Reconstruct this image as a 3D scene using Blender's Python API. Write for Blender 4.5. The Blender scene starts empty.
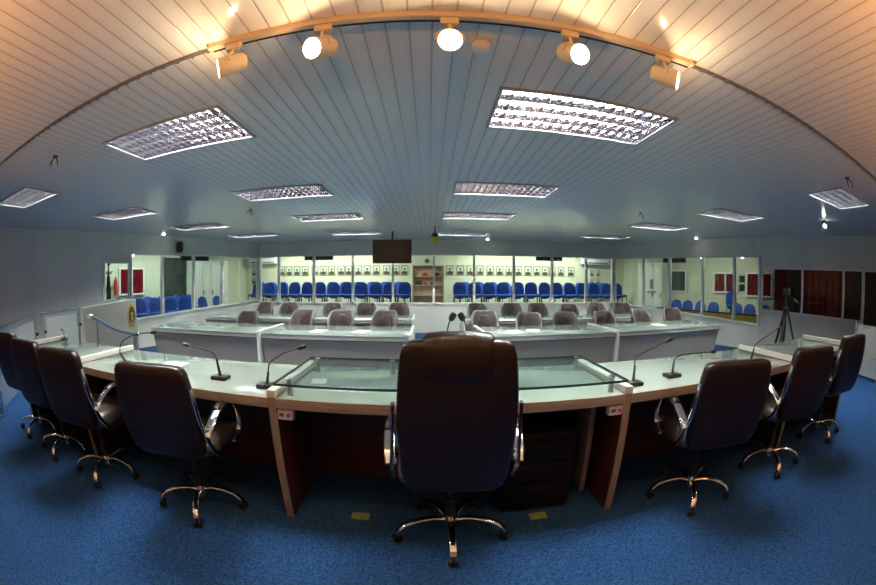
import bpy, bmesh, math, random
from mathutils import Vector, Matrix
random.seed(7)
PI = math.pi
COL = bpy.context.scene.collection
SC = bpy.context.scene
DZ = 0.18                      # height of the dais floor
CZ = 2.65                      # ceiling

# ------------------------------------------------------------------ materials
MATS = {}
def mat(name, col, rough=0.5, metal=0.0, spec=0.5, coat=0.0):
    m = bpy.data.materials.new(name); m.use_nodes = True
    b = m.node_tree.nodes['Principled BSDF']
    b.inputs['Base Color'].default_value = (*col, 1)
    b.inputs['Roughness'].default_value = rough
    b.inputs['Metallic'].default_value = metal
    b.inputs['Specular IOR Level'].default_value = spec
    b.inputs['Coat Weight'].default_value = coat
    MATS[name] = m
    return m
def N(m, t, **kw):
    n = m.node_tree.nodes.new(t)
    for k, v in kw.items(): setattr(n, k, v)
    return n
def L(m, a, b): m.node_tree.links.new(a, b)
def bsdf(m): return m.node_tree.nodes['Principled BSDF']
def noisy(m, c2, scale, lo=0.35, hi=0.65, bump=0.0, stretch=(1, 1, 1), detail=3, dist=0.01):
    """mix the base colour with c2 by an object-space noise, and bump with it"""
    tc = N(m, 'ShaderNodeTexCoord'); mp = N(m, 'ShaderNodeMapping'); nz = N(m, 'ShaderNodeTexNoise')
    mp.inputs['Scale'].default_value = stretch
    nz.inputs['Scale'].default_value = scale; nz.inputs['Detail'].default_value = detail
    L(m, tc.outputs['Object'], mp.inputs['Vector']); L(m, mp.outputs['Vector'], nz.inputs['Vector'])
    r = N(m, 'ShaderNodeValToRGB')
    c1 = tuple(bsdf(m).inputs['Base Color'].default_value)
    r.color_ramp.elements[0].position = lo; r.color_ramp.elements[1].position = hi
    r.color_ramp.elements[0].color = c1; r.color_ramp.elements[1].color = (*c2, 1)
    L(m, nz.outputs['Fac'], r.inputs['Fac']); L(m, r.outputs['Color'], bsdf(m).inputs['Base Color'])
    if bump:
        bp = N(m, 'ShaderNodeBump'); bp.inputs['Strength'].default_value = bump; bp.inputs['Distance'].default_value = dist
        L(m, nz.outputs['Fac'], bp.inputs['Height']); L(m, bp.outputs['Normal'], bsdf(m).inputs['Normal'])
    return m
def emit(name, col, strength):
    m = bpy.data.materials.new(name); m.use_nodes = True
    nt = m.node_tree; nt.nodes.clear()
    e = nt.nodes.new('ShaderNodeEmission'); o = nt.nodes.new('ShaderNodeOutputMaterial')
    e.inputs['Color'].default_value = (*col, 1); e.inputs['Strength'].default_value = strength
    nt.links.new(e.outputs[0], o.inputs[0]); MATS[name] = m
    return m
def glass(name, tint, refl=1.0, rough=0.0):
    m = bpy.data.materials.new(name); m.use_nodes = True
    nt = m.node_tree; nt.nodes.clear()
    t = nt.nodes.new('ShaderNodeBsdfTransparent'); g = nt.nodes.new('ShaderNodeBsdfGlossy')
    f = nt.nodes.new('ShaderNodeFresnel'); mx = nt.nodes.new('ShaderNodeMixShader'); o = nt.nodes.new('ShaderNodeOutputMaterial')
    mu = nt.nodes.new('ShaderNodeMath'); mu.operation = 'MULTIPLY'; mu.inputs[1].default_value = refl
    f.inputs['IOR'].default_value = 1.45; g.inputs['Roughness'].default_value = rough
    t.inputs['Color'].default_value = (*tint, 1)
    nt.links.new(f.outputs[0], mu.inputs[0]); nt.links.new(mu.outputs[0], mx.inputs[0])
    nt.links.new(t.outputs[0], mx.inputs[1]); nt.links.new(g.outputs[0], mx.inputs[2]); nt.links.new(mx.outputs[0], o.inputs[0])
    MATS[name] = m
    return m

carpet = noisy(mat('blue_carpet', (0.008, 0.037, 0.130), 0.95, spec=0.1), (0.036, 0.116, 0.31), 85, 0.32, 0.70, 0.5, detail=5)
hallcarpet = noisy(mat('hall_carpet', (0.02, 0.05, 0.11), 0.95, spec=0.1), (0.05, 0.11, 0.21), 60, 0.3, 0.7, 0.4)
leather = noisy(mat('brown_leather', (0.013, 0.005, 0.0045), 0.31, spec=0.45), (0.018, 0.008, 0.007), 60, 0.3, 0.7, 0.12)
sheenleather = noisy(mat('seat_leather_sheen', (0.060, 0.052, 0.050), 0.30, spec=0.7), (0.075, 0.065, 0.062), 60, 0.3, 0.7, 0.12)  # paler than the backs: light sheen is put into the colour
chrome = mat('chrome', (0.78, 0.78, 0.80), 0.10, 1.0)
steel = mat('brushed_steel', (0.55, 0.56, 0.58), 0.28, 1.0)
blackp = mat('black_plastic', (0.012, 0.012, 0.013), 0.4)
blackm = mat('black_metal', (0.012, 0.012, 0.013), 0.5, spec=0.3)
worktop = noisy(mat('green_glass_worktop', (0.38, 0.47, 0.43), 0.09, spec=0.55, coat=0.3), (0.41, 0.50, 0.46), 2, 0.3, 0.7)
halltop = noisy(mat('grey_green_glass_top', (0.26, 0.32, 0.29), 0.08, spec=0.55), (0.29, 0.35, 0.32), 2, 0.3, 0.7)
edgewood = noisy(mat('greyed_oak_edge', (0.42, 0.36, 0.31), 0.5), (0.32, 0.265, 0.225), 9, 0.3, 0.7, 0.1, (1, 12, 12))
legwood = noisy(mat('greyed_oak_panel', (0.34, 0.275, 0.225), 0.5), (0.25, 0.195, 0.155), 9, 0.3, 0.7, 0.1, (10, 10, 1))
whitelam = mat('white_divider_laminate', (0.84, 0.85, 0.80), 0.3)
maroon = noisy(mat('maroon_panel', (0.075, 0.016, 0.010), 0.45), (0.05, 0.011, 0.008), 6, 0.3, 0.7, 0, (1, 1, 8))
greylam = noisy(mat('grey_laminate', (0.49, 0.455, 0.39), 0.42), (0.52, 0.485, 0.415), 3, 0.3, 0.7)
lightlam = mat('pale_laminate', (0.48, 0.50, 0.46), 0.35)
darkgap = mat('plinth_and_shade_line', (0.03, 0.03, 0.035), 0.6)
greyfab = noisy(mat('grey_brown_vinyl', (0.13, 0.112, 0.11), 0.45), (0.18, 0.156, 0.152), 14, 0.35, 0.65, 0.15)
darkfab = noisy(mat('dark_brown_vinyl', (0.085, 0.068, 0.066), 0.45), (0.12, 0.095, 0.092), 14, 0.35, 0.65, 0.15)
bluefab = noisy(mat('royal_blue_fabric', (0.020, 0.070, 0.33), 0.75, spec=0.2), (0.032, 0.10, 0.42), 30, 0.3, 0.7, 0.2)
alu = mat('white_painted_aluminium', (0.86, 0.86, 0.82), 0.35)
cream = mat('cream_paint', (0.74, 0.70, 0.50), 0.7)
creamcab = mat('cream_cupboard', (0.80, 0.82, 0.70), 0.4)
redcloth = noisy(mat('red_curtain', (0.11, 0.003, 0.010), 0.85, spec=0.1), (0.20, 0.006, 0.016), 7, 0.3, 0.7, 0, (6, 6, 0.3))
redpaint = mat('red_enamel', (0.55, 0.03, 0.02), 0.3)
yellow = mat('yellow_plastic', (0.60, 0.44, 0.03), 0.3)
yellowdull = noisy(mat('worn_yellow_tape', (0.30, 0.33, 0.06), 0.8), (0.16, 0.24, 0.12), 60, 0.35, 0.65)
ply = noisy(mat('honey_plywood', (0.78, 0.52, 0.11), 0.45), (0.62, 0.41, 0.09), 5, 0.3, 0.7, 0, (1, 1, 9))
brownshelf = noisy(mat('brown_shelf_wood', (0.50, 0.33, 0.22), 0.5), (0.58, 0.40, 0.28), 8, 0.3, 0.7)
paper = mat('white_paper', (0.85, 0.87, 0.88), 0.7)
plastic = mat('white_plastic', (0.78, 0.78, 0.78), 0.35)
screenm = mat('switched_off_screen', (0.035, 0.010, 0.006), 0.15)
blindm = mat('dark_green_blind', (0.03, 0.04, 0.032), 0.6)
warmtan = mat('warm_lit_tan_metal', (0.62, 0.48, 0.32), 0.4)  # tan puts the tint of the warm lamplight into the metal's colour
lvr = mat('mirror_louvre', (0.30, 0.29, 0.34), 0.14, 0.95)
photobg = mat('photo_paper', (0.62, 0.62, 0.54), 0.4)
photofig = noisy(mat('photo_dark_tones', (0.03, 0.03, 0.03), 0.4), (0.09, 0.08, 0.06), 25, 0.35, 0.65)
framem = mat('portrait_frame_wood', (0.22, 0.20, 0.12), 0.4)
darkroom = mat('dark_room_paint', (0.03, 0.028, 0.028), 0.8)
pinkled = mat('pink_button', (0.65, 0.06, 0.22), 0.3)
violetb = mat('violet_print', (0.18, 0.10, 0.40), 0.4)
greenm = mat('green_enamel', (0.05, 0.22, 0.06), 0.4)

tube_em = emit('lit_tube', (0.98, 1.0, 0.93), 180)
spot_em = emit('spot_lens_glow', (1.0, 0.80, 0.52), 60)
globe_em = emit('gallery_globe_glow', (0.95, 1.0, 0.95), 18)
down_em = emit('downlight_glow', (1.0, 0.95, 0.85), 14)
winglass = glass('partition_glass', (0.90, 0.95, 0.92), 1.0)
darkglass = glass('tinted_glass', (0.60, 0.62, 0.62), 1.0)
shelfglass = glass('green_shelf_glass', (0.93, 0.985, 0.97), 0.45)
frost = mat('frosted_railing_glass', (0.62, 0.68, 0.66), 0.3)
bsdf(frost).inputs['Alpha'].default_value = 0.28
shelfedge = mat('glass_edge_green', (0.03, 0.10, 0.085), 0.15)

# ceiling: white PVC boards 10 cm wide running away from the camera
ceilm = mat('white_pvc_boards', (0.84, 0.85, 0.85), 0.18, spec=0.5)
def board_nodes(m, axis, pitch, groove, gcol, dist):
    tc = N(m, 'ShaderNodeTexCoord'); sp = N(m, 'ShaderNodeSeparateXYZ'); L(m, tc.outputs['Object'], sp.inputs[0])
    d = N(m, 'ShaderNodeMath', operation='DIVIDE'); d.inputs[1].default_value = pitch; L(m, sp.outputs[axis], d.inputs[0])
    fr = N(m, 'ShaderNodeMath', operation='FRACT'); L(m, d.outputs[0], fr.inputs[0])
    s = N(m, 'ShaderNodeMath', operation='SUBTRACT'); s.inputs[1].default_value = 0.5; L(m, fr.outputs[0], s.inputs[0])
    a = N(m, 'ShaderNodeMath', operation='ABSOLUTE'); L(m, s.outputs[0], a.inputs[0])   # 0 mid board, .5 at the joint
    r = N(m, 'ShaderNodeValToRGB'); L(m, a.outputs[0], r.inputs[0])
    cr = r.color_ramp
    cr.elements[0].position = 0.0; cr.elements[0].color = (1, 1, 1, 1)
    cr.elements[1].position = 0.5; cr.elements[1].color = (0, 0, 0, 1)
    e = cr.elements.new(0.5 - groove); e.color = (0.86, 0.86, 0.86, 1)
    e = cr.elements.new(0.5 - groove * 0.45); e.color = (0, 0, 0, 1)
    bp = N(m, 'ShaderNodeBump'); bp.inputs['Strength'].default_value = 1.0; bp.inputs['Distance'].default_value = dist
    L(m, r.outputs['Color'], bp.inputs['Height']); L(m, bp.outputs['Normal'], bsdf(m).inputs['Normal'])
    mx = N(m, 'ShaderNodeMix', data_type='RGBA'); L(m, r.outputs['Color'], mx.inputs['Factor'])
    mx.inputs['A'].default_value = (*gcol, 1); mx.inputs['B'].default_value = bsdf(m).inputs['Base Color'].default_value
    L(m, mx.outputs['Result'], bsdf(m).inputs['Base Color'])
board_nodes(ceilm, 'X', 0.10, 0.05, (0.50, 0.52, 0.54), 0.003)
wallm = mat('pale_grey_wall_boards', (0.76, 0.78, 0.71), 0.45)
board_nodes(wallm, 'X', 1.22, 0.003, (0.42, 0.45, 0.44), 0.001)
creampanel = mat('cream_gallery_wall', (0.72, 0.70, 0.52), 0.6)
board_nodes(creampanel, 'X', 0.9, 0.006, (0.5, 0.48, 0.36), 0.001)
rearwall = mat('rear_wall_paint', (0.55, 0.50, 0.42), 0.8)

# ------------------------------------------------------------------ mesh helpers
def xf(bm, verts, M):
    bmesh.ops.transform(bm, matrix=M, verts=verts)
def box(bm, c, s, bevel=0.0, M=None, seg=2):
    r = bmesh.ops.create_cube(bm, size=1.0); v = r['verts']
    xf(bm, v, Matrix.Translation(c) @ Matrix.Diagonal((*s, 1)))
    if bevel:
        ed = list({e for x in v for e in x.link_edges})
        rb = bmesh.ops.bevel(bm, geom=ed, offset=bevel, segments=seg, affect='EDGES', profile=0.6)
        v = list({x for f in rb['faces'] for x in f.verts} | {x for x in v if x.is_valid})
    if M is not None: xf(bm, v, M)
    return v
def cyl(bm, p0, p1, r0, r1=None, seg=16):
    p0, p1 = Vector(p0), Vector(p1); r1 = r0 if r1 is None else r1
    d = p1 - p0
    r = bmesh.ops.create_cone(bm, cap_ends=True, segments=seg, radius1=r0, radius2=r1, depth=d.length)
    M = Matrix.Translation((p0 + p1) / 2) @ d.to_track_quat('Z', 'Y').to_matrix().to_4x4()
    xf(bm, r['verts'], M)
    return r['verts']
def sphere(bm, c, r, seg=16, sc=(1, 1, 1)):
    q = bmesh.ops.create_uvsphere(bm, u_segments=seg, v_segments=seg // 2 + 2, radius=r)
    xf(bm, q['verts'], Matrix.Translation(c) @ Matrix.Diagonal((*sc, 1)))
    return q['verts']
def smoothpath(pts, n=5):
    P = [Vector(p) for p in pts]; out = []
    for i in range(len(P) - 1):
        p0 = P[max(i - 1, 0)]; p1 = P[i]; p2 = P[i + 1]; p3 = P[min(i + 2, len(P) - 1)]
        for k in range(n):
            t = k / n
            out.append(0.5 * ((2 * p1) + (p2 - p0) * t + (2 * p0 - 5 * p1 + 4 * p2 - p3) * t * t + (-p0 + 3 * p1 - 3 * p2 + p3) * t ** 3))
    out.append(P[-1]); return out
def tube(bm, pts, r, seg=8, smooth=0, flat=None, up=(0, 0, 1), radii=None):
    """sweep a circle (or an ellipse flat=(a,b), a across 'up') along the points"""
    P = smoothpath(pts, smooth) if smooth else [Vector(p) for p in pts]
    rings = []; n = len(P); prev = None
    for i, p in enumerate(P):
        t = (P[min(i + 1, n - 1)] - P[max(i - 1, 0)]).normalized()
        if prev is None:
            u = Vector(up); u = u - t * u.dot(t)
            if u.length < 1e-4: u = Vector((1, 0, 0)) - t * t.x
        else:
            u = prev - t * prev.dot(t)
        u.normalize(); prev = u; w = t.cross(u)
        k = radii(i / (n - 1)) if radii else 1.0
        a, b = flat if flat else (r, r)
        rings.append([bm.verts.new(p + w * (a * k * math.cos(2 * PI * j / seg)) + u * (b * k * math.sin(2 * PI * j / seg))) for j in range(seg)])
    skin(bm, rings)
def skin(bm, rings, cap=True, closed=True):
    n = len(rings[0])
    for a, b in zip(rings[:-1], rings[1:]):
        for j in range(n if closed else n - 1):
            k = (j + 1) % n
            bm.faces.new((a[j], a[k], b[k], b[j]))
    if cap:
        bm.faces.new(list(reversed(rings[0]))); bm.faces.new(rings[-1])
def sring(bm, c, a, b, n=4.0, count=32, plane='XY'):
    """superellipse ring of half sizes a, b"""
    out = []
    for j in range(count):
        t = 2 * PI * j / count; ct, st = math.cos(t), math.sin(t)
        x = a * math.copysign(abs(ct) ** (2 / n), ct); y = b * math.copysign(abs(st) ** (2 / n), st)
        out.append(bm.verts.new((c[0] + x, c[1] + y, c[2]) if plane == 'XY' else (c[0] + x, c[1], c[2] + y)))
    return out
def prism(bm, poly, z0, z1):
    a = [bm.verts.new((x, y, z0)) for x, y in poly]; b = [bm.verts.new((x, y, z1)) for x, y in poly]
    skin(bm, [a, b])
def quadprism(bm, base, tops):
    """base: four (x,y,z) counterclockwise, tops: four above them"""
    a = [bm.verts.new(p) for p in base]; b = [bm.verts.new(p) for p in tops]
    skin(bm, [a, b])
def obj(name, bm, m, parent=None, angle=35, label=None, loc=None):
    bmesh.ops.recalc_face_normals(bm, faces=bm.faces[:])
    me = bpy.data.meshes.new(name); bm.to_mesh(me); bm.free()
    me.materials.append(m)
    me.polygons.foreach_set('use_smooth', [True] * len(me.polygons))
    me.set_sharp_from_angle(angle=math.radians(angle))
    o = bpy.data.objects.new(name, me); COL.objects.link(o)
    if parent is not None: o.parent = parent
    if label: o['label'] = label
    if loc is not None: o.location = loc
    return o
B = bmesh.new
def thing(name, label, cat, loc=(0, 0, 0), rz=0.0, group=None):
    o = bpy.data.objects.new(name, None); COL.objects.link(o); o.empty_display_size = 0.1
    o.location = loc; o.rotation_euler = (0, 0, rz)
    return tag(o, label, cat, group)
def tag(o, label, cat, group=None):
    o['label'] = label; o['category'] = cat
    if group: o['group'] = group
    return o
def struct(name, bm, m, parent=None, angle=35):
    o = obj(name, bm, m, parent, angle)
    if parent is None: o['kind'] = 'structure'
    return o
def children(o): return [c for c in bpy.data.objects if c.parent == o]
def copy_tree(o, parent=None):
    c = o.copy(); COL.objects.link(c)
    if parent is not None: c.parent = parent
    for ch in KIDS.get(o.name, []) or children(o): copy_tree(ch, c)
    return c
KIDS = {}
def dup(root, label, loc, rz=0.0, group=None):
    c = copy_tree(root); c.location = loc; c.rotation_euler = (0, 0, rz); c['label'] = label
    if group: c['group'] = group
    return c
ORD = ['first', 'second', 'third', 'fourth', 'fifth', 'sixth', 'seventh', 'eighth', 'ninth', 'tenth', 'eleventh', 'twelfth', 'thirteenth', 'fourteenth', 'fifteenth']

# ------------------------------------------------------------------ the room
LW0, LW1 = Vector((-5.25, 10.7)), Vector((-9.83, -1.5))      # left wall line, back to front
RW0, RW1, RW2 = Vector((5.7, 10.7)), Vector((7.6, 5.98)), Vector((11.83, -1.5))
def wframe(p0, p1):
    """matrix whose x runs along the wall from p0, y points away from the hall"""
    u = (p1 - p0).normalized(); a = math.atan2(u.y, u.x)
    return Matrix.Translation((p0.x, p0.y, 0)) @ Matrix.Rotation(a, 4, 'Z')
def wall_piece(bm, s0, s1, z0a, z0b, z1a, z1b, y0, y1):
    quadprism(bm, [(s0, y0, z0a), (s1, y0, z0b), (s1, y1, z0b), (s0, y1, z0a)], [(s0, y0, z1a), (s1, y0, z1b), (s1, y1, z1b), (s0, y1, z1a)])

bm = B(); box(bm, (0.5, 5.9, -0.05), (30, 15.5, 0.1)); struct('floor', bm, hallcarpet)
bm = B(); prism(bm, [(-9.9, -1.5), (11.9, -1.5), (9.6, 2.6), (4.4, 2.62), (-4.3, 2.62), (-5.3, 4.95), (-7.35, 4.95)], 0.0, DZ); struct('dais_floor', bm, carpet)
bm = B(); box(bm, (0.2, 11.95, 0.3), (14.6, 2.35, 0.6)); struct('gallery_floor', bm, hallcarpet)
bm = B(); prism(bm, [(-5.5, 10.75), (-8.1, 3.9), (-12.0, 3.9), (-8.0, 10.75)], 0.0, 0.27); struct('gallery_floor_left', bm, hallcarpet)
bm = B(); prism(bm, [(5.95, 10.75), (7.8, 6.1), (10.7, 6.1), (9.0, 10.75)], 0.0, 0.15); struct('gallery_floor_right', bm, hallcarpet)
bm = B(); box(bm, (0.3, 1.262, CZ - 0.006), (17.5, 0.022, 0.014))
for i in range(175): box(bm, (-8.45 + 0.1 * i, 1.262, CZ - 0.014), (0.012, 0.026, 0.012))
struct('trim_1', bm, mat('grey_joint_strip', (0.16, 0.15, 0.14), 0.5))

# back wall: low wall under the glass, and the band above it
bm = B(); box(bm, (0.22, 10.74, 0.41), (10.95, 0.10, 0.82)); box(bm, (0.22, 10.74, 2.455), (10.95, 0.10, 0.40)); struct('wall_back', bm, wallm)
# left wall
ML = wframe(LW0, LW1)
lw = (LW1 - LW0).length
bm = B()
wall_piece(bm, 0.0, 4.56, 0, 0, 0.90, 0.64, -0.1, 0.0); wall_piece(bm, 0.0, 4.56, 2.24, 2.20, CZ, CZ, -0.1, 0.0)
wall_piece(bm, 4.56, 5.33, 0, 0, 1.12, 1.12, -0.1, 0.0); wall_piece(bm, 4.56, 5.33, 2.0, 2.0, CZ, CZ, -0.1, 0.0)
wall_piece(bm, 5.33, lw, 0, 0, CZ, CZ, -0.1, 0.0)
o = struct('wall_left', bm, wallm); o.matrix_world = ML
MR = wframe(RW0, RW1); rw = (RW1 - RW0).length
bm = B()
wall_piece(bm, 0.0, rw, 0, 0, 0.83, 0.56, 0.0, 0.1); wall_piece(bm, 0.0, rw, 2.25, 2.20, CZ, CZ, 0.0, 0.1)
o = struct('wall_right', bm, wallm); o.matrix_world = MR
MR2 = wframe(RW1, RW2); rw2 = (RW2 - RW1).length
bm = B()
wall_piece(bm, 0.0, 3.03, 0, 0, 0.93, 0.80, 0.0, 0.1); wall_piece(bm, 3.03, 3.9, 0, 0, 0.63, 0.60, 0.0, 0.1)
wall_piece(bm, 0.0, 3.9, 1.93, 1.93, CZ, CZ, 0.0, 0.1); wall_piece(bm, 3.9, rw2, 0, 0, CZ, CZ, 0.0, 0.1)
o = struct('wall_right_front', bm, wallm); o.matrix_world = MR2
bm = B(); box(bm, (1.0, -1.55, 1.3), (23, 0.1, 2.7)); struct('wall_rear', bm, rearwall)
# outer walls of the public gallery
bm = B()
for x0, x1 in ((-8.2, -0.60), (0.48, 8.6)): box(bm, ((x0 + x1) / 2, 13.05, CZ / 2), (x1 - x0, 0.1, CZ))
box(bm, (-0.06, 13.05, (2.0 + CZ) / 2), (1.08, 0.1, CZ - 2.0)); box(bm, (-0.06, 13.05, 0.3), (1.08, 0.1, 0.6))
struct('wall_gallery_back', bm, creampanel)
GL0, GL1 = Vector((-7.0, 13.0)), Vector((-12.3, -1.1))
GR0, GR1 = Vector((7.4, 13.0)), Vector((10.4, 5.55))
MGL = wframe(GL0, GL1); MGR = wframe(GR0, GR1)
bm = B(); box(bm, (5.5, -0.05, CZ / 2), (11.4, 0.1, CZ)); o = struct('wall_gallery_left', bm, creampanel); o.matrix_world = MGL
bm = B(); box(bm, (3.9, 0.05, CZ / 2), (8.2, 0.1, CZ)); o = struct('wall_gallery_right', bm, creampanel); o.matrix_world = MGR
# dark side room behind the front right windows
bm = B()
box(bm, (2.85, 2.2, CZ / 2), (4.7, 0.1, CZ)); box(bm, (5.1, 1.2, CZ / 2), (0.1, 2.0, CZ)); box(bm, (2.7, 1.2, 0.55), (4.9, 2.1, 0.05))
o = struct('wall_side_room', bm, darkroom); o.matrix_world = MR2

# glass partitions: frame and panes
def partition(name, M, marks, sill, head, s_end, side, gm=winglass, w=0.06, tops=None):
    """marks: mullion positions along the wall; sill(s), head(s) heights"""
    root = bpy.data.objects.new(name, None); COL.objects.link(root); root.matrix_world = M; root['kind'] = 'structure'
    yc = 0.02 * side
    bm = B()
    for s in marks: box(bm, (s, yc, (sill(s) + head(s)) / 2), (w, 0.12, head(s) - sill(s)))
    a, b = marks[0], marks[-1]
    n = 1
    for zf, h in ((sill, 0.05), (head, -0.035)):
        quadprism(bm, [(a, yc - 0.06, zf(a)), (b, yc - 0.06, zf(b)), (b, yc + 0.06, zf(b)), (a, yc + 0.06, zf(a))],
                  [(a, yc - 0.06, zf(a) + h), (b, yc - 0.06, zf(b) + h), (b, yc + 0.06, zf(b) + h), (a, yc + 0.06, zf(a) + h)])
    obj('window_frame', bm, alu, root)
    bm = B()
    wall_piece(bm, a, b, sill(a), sill(b), head(a), head(b), yc - 0.004, yc + 0.004)
    obj('window_pane', bm, gm, root)
    return root
lin = lambda a, b, L_: (lambda s: a + (b - a) * s / L_)
MB_ = Matrix.Translation((0, 10.69, 0))
partition('window_1', MB_, [-5.22, -4.56, -3.41, -2.22, -1.05, 0.11, 1.26, 2.42, 3.60, 4.73, 5.68], lambda s: 0.82, lambda s: 2.255, 0, 1)
partition('window_2', ML, [0.05, 1.54, 2.56, 3.59, 4.56], lin(0.90, 0.64, 4.56), lin(2.24, 2.20, 4.56), 4.56, -1)
partition('window_3', ML, [4.58, 5.33], lambda s: 1.12, lambda s: 2.0, 0, -1)
partition('window_4', MR, [0.05, 1.23, 2.19, 3.31, 4.30, 5.05], lin(0.83, 0.56, rw), lin(2.25, 2.20, rw), rw, 1)
partition('window_5', MR2, [0.04, 1.20, 2.42, 3.01], lin(0.93, 0.80, 3.03), lambda s: 1.93, 3.03, 1, darkglass, w=0.06)
partition('window_6', MR2, [3.05, 3.88], lin(0.76, 0.60, 3.88), lambda s: 1.93, 3.03, 1, darkglass, w=0.03)

# ------------------------------------------------------------------ ceiling lights
def troffer(name, label, loc):
    t = thing(name, label, 'ceiling light', loc, 0, 'recessed louvre ceiling lights')
    bm = B(); W, D = 1.25, 0.62
    for sx in (-1, 1): box(bm, (sx * (W / 2 - 0.012), 0, -0.006), (0.024, D, 0.014))
    for sy in (-1, 1): box(bm, (0, sy * (D / 2 - 0.012), -0.006), (W, 0.024, 0.014))
    obj('frame', bm, mat_frame, t)
    bm = B()
    a, b = W / 2 - 0.026, D / 2 - 0.026; nx, ny = 16, 4
    def blade(p, q, h=0.035):
        # V shaped parabolic blade, wider at the top edge that faces the tubes
        p, q = Vector(p), Vector(q); u = (q - p).normalized(); w = Vector((-u.y, u.x, 0))
        rings = []
        for e in (p, q):
            rings.append([bm.verts.new(e + w * x + Vector((0, 0, z))) for x, z in ((0.0015, 0), (0.0035, 0.012), (0.011, h), (-0.011, h), (-0.0035, 0.012), (-0.0015, 0))])
        skin(bm, rings)
    for i in range(nx + 1): x = -a + 2 * a * i / nx; blade((x, -b, -0.004), (x, b, -0.004))
    for j in range(ny + 1): y = -b + 2 * b * j / ny; blade((-a, y, -0.0035), (a, y, -0.0035))
    obj('louvre', bm, lvr, t)
    bm = B(); box(bm, (0, 0, 0.090), (1.19, 0.56, 0.006)); obj('reflector_pan', bm, panm, t)
    for j in range(4):
        y = -b + 2 * b * (j + 0.5) / 4
        bm = B(); cyl(bm, (-0.575, y, 0.058), (0.575, y, 0.058), 0.012, seg=10); obj('fluorescent_tube', bm, tube_em, t)
    return t
panm = mat('reflector_pan', (0.07, 0.07, 0.08), 0.30, 0.9)
mat_frame = mat('troffer_frame', (0.35, 0.35, 0.37), 0.4)
TRO = [(-1.95, 2.17, 'near pair, left of the spotlight track centre'), (1.01, 2.20, 'near pair, right of the spotlight track centre'),
       (-1.88, 4.40, 'second row from the camera, left of centre'), (0.90, 4.43, 'second row from the camera, right of centre'),
       (-1.80, 6.45, 'third row from the camera, left of centre'), (0.82, 6.45, 'third row from the camera, right of centre'),
       (-1.80, 8.85, 'row nearest the back glass, left of centre'), (0.78, 9.15, 'row nearest the back glass, right of centre'),
       (-4.98, 4.40, 'left side column, second from the camera'), (4.82, 4.43, 'right side column, second from the camera'),
       (-5.15, 2.28, 'left side column, nearest the left edge'), (5.05, 2.18, 'right side column, nearest the right edge'),
       (-4.72, 6.55, 'left side column, third from the camera'), (4.55, 6.40, 'right side column, third from the camera'),
       (-4.40, 8.55, 'left side column, nearest the back glass'), (4.40, 8.65, 'right side column, nearest the back glass')]
# the ceiling, open above each recessed fitting
def ceiling_mesh():
    bm = B()
    x0, x1, y0, y1 = -13.0, 14.0, -1.6, 13.2
    xs = sorted({x0, x1, *[round(v, 4) for x, y, _ in TRO for v in (x - 0.605, x + 0.605)]})
    ys = sorted({y0, y1, *[round(v, 4) for x, y, _ in TRO for v in (y - 0.29, y + 0.29)]})
    vs = {}
    def vv(i, j, z): 
        k = (i, j, z)
        if k not in vs: vs[k] = bm.verts.new((xs[i], ys[j], z))
        return vs[k]
    for i in range(len(xs) - 1):
        for j in range(len(ys) - 1):
            cx, cy = (xs[i] + xs[i + 1]) / 2, (ys[j] + ys[j + 1]) / 2
            if any(abs(cx - x) < 0.6 and abs(cy - y) < 0.285 for x, y, _ in TRO):
                continue
            bm.faces.new((vv(i, j, CZ), vv(i + 1, j, CZ), vv(i + 1, j + 1, CZ), vv(i, j + 1, CZ)))
    for x, y, _ in TRO:            # the recesses
        a = [bm.verts.new((x + sx * 0.605, y + sy * 0.29, CZ)) for sx, sy in ((-1, -1), (1, -1), (1, 1), (-1, 1))]
        b = [bm.verts.new((x + sx * 0.605, y + sy * 0.29, CZ + 0.10)) for sx, sy in ((-1, -1), (1, -1), (1, 1), (-1, 1))]
        for k in range(4): bm.faces.new((a[k], a[(k + 1) % 4], b[(k + 1) % 4], b[k]))
        bm.faces.new(b)
    # the roof slab above, closing the room
    q = box(bm, ((x0 + x1) / 2, (y0 + y1) / 2, CZ + 0.16), (x1 - x0, y1 - y0, 0.08))
    return bm
struct('ceiling', ceiling_mesh(), ceilm)
t0 = None
for x, y, d in TRO:
    lab = 'recessed fluorescent ceiling light with mirror louvre, ' + d
    if t0 is None: t0 = troffer('ceiling_light', lab, (x, y, CZ)); KIDS[t0.name] = children(t0)
    else: dup(t0, lab, (x, y, CZ))

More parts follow.
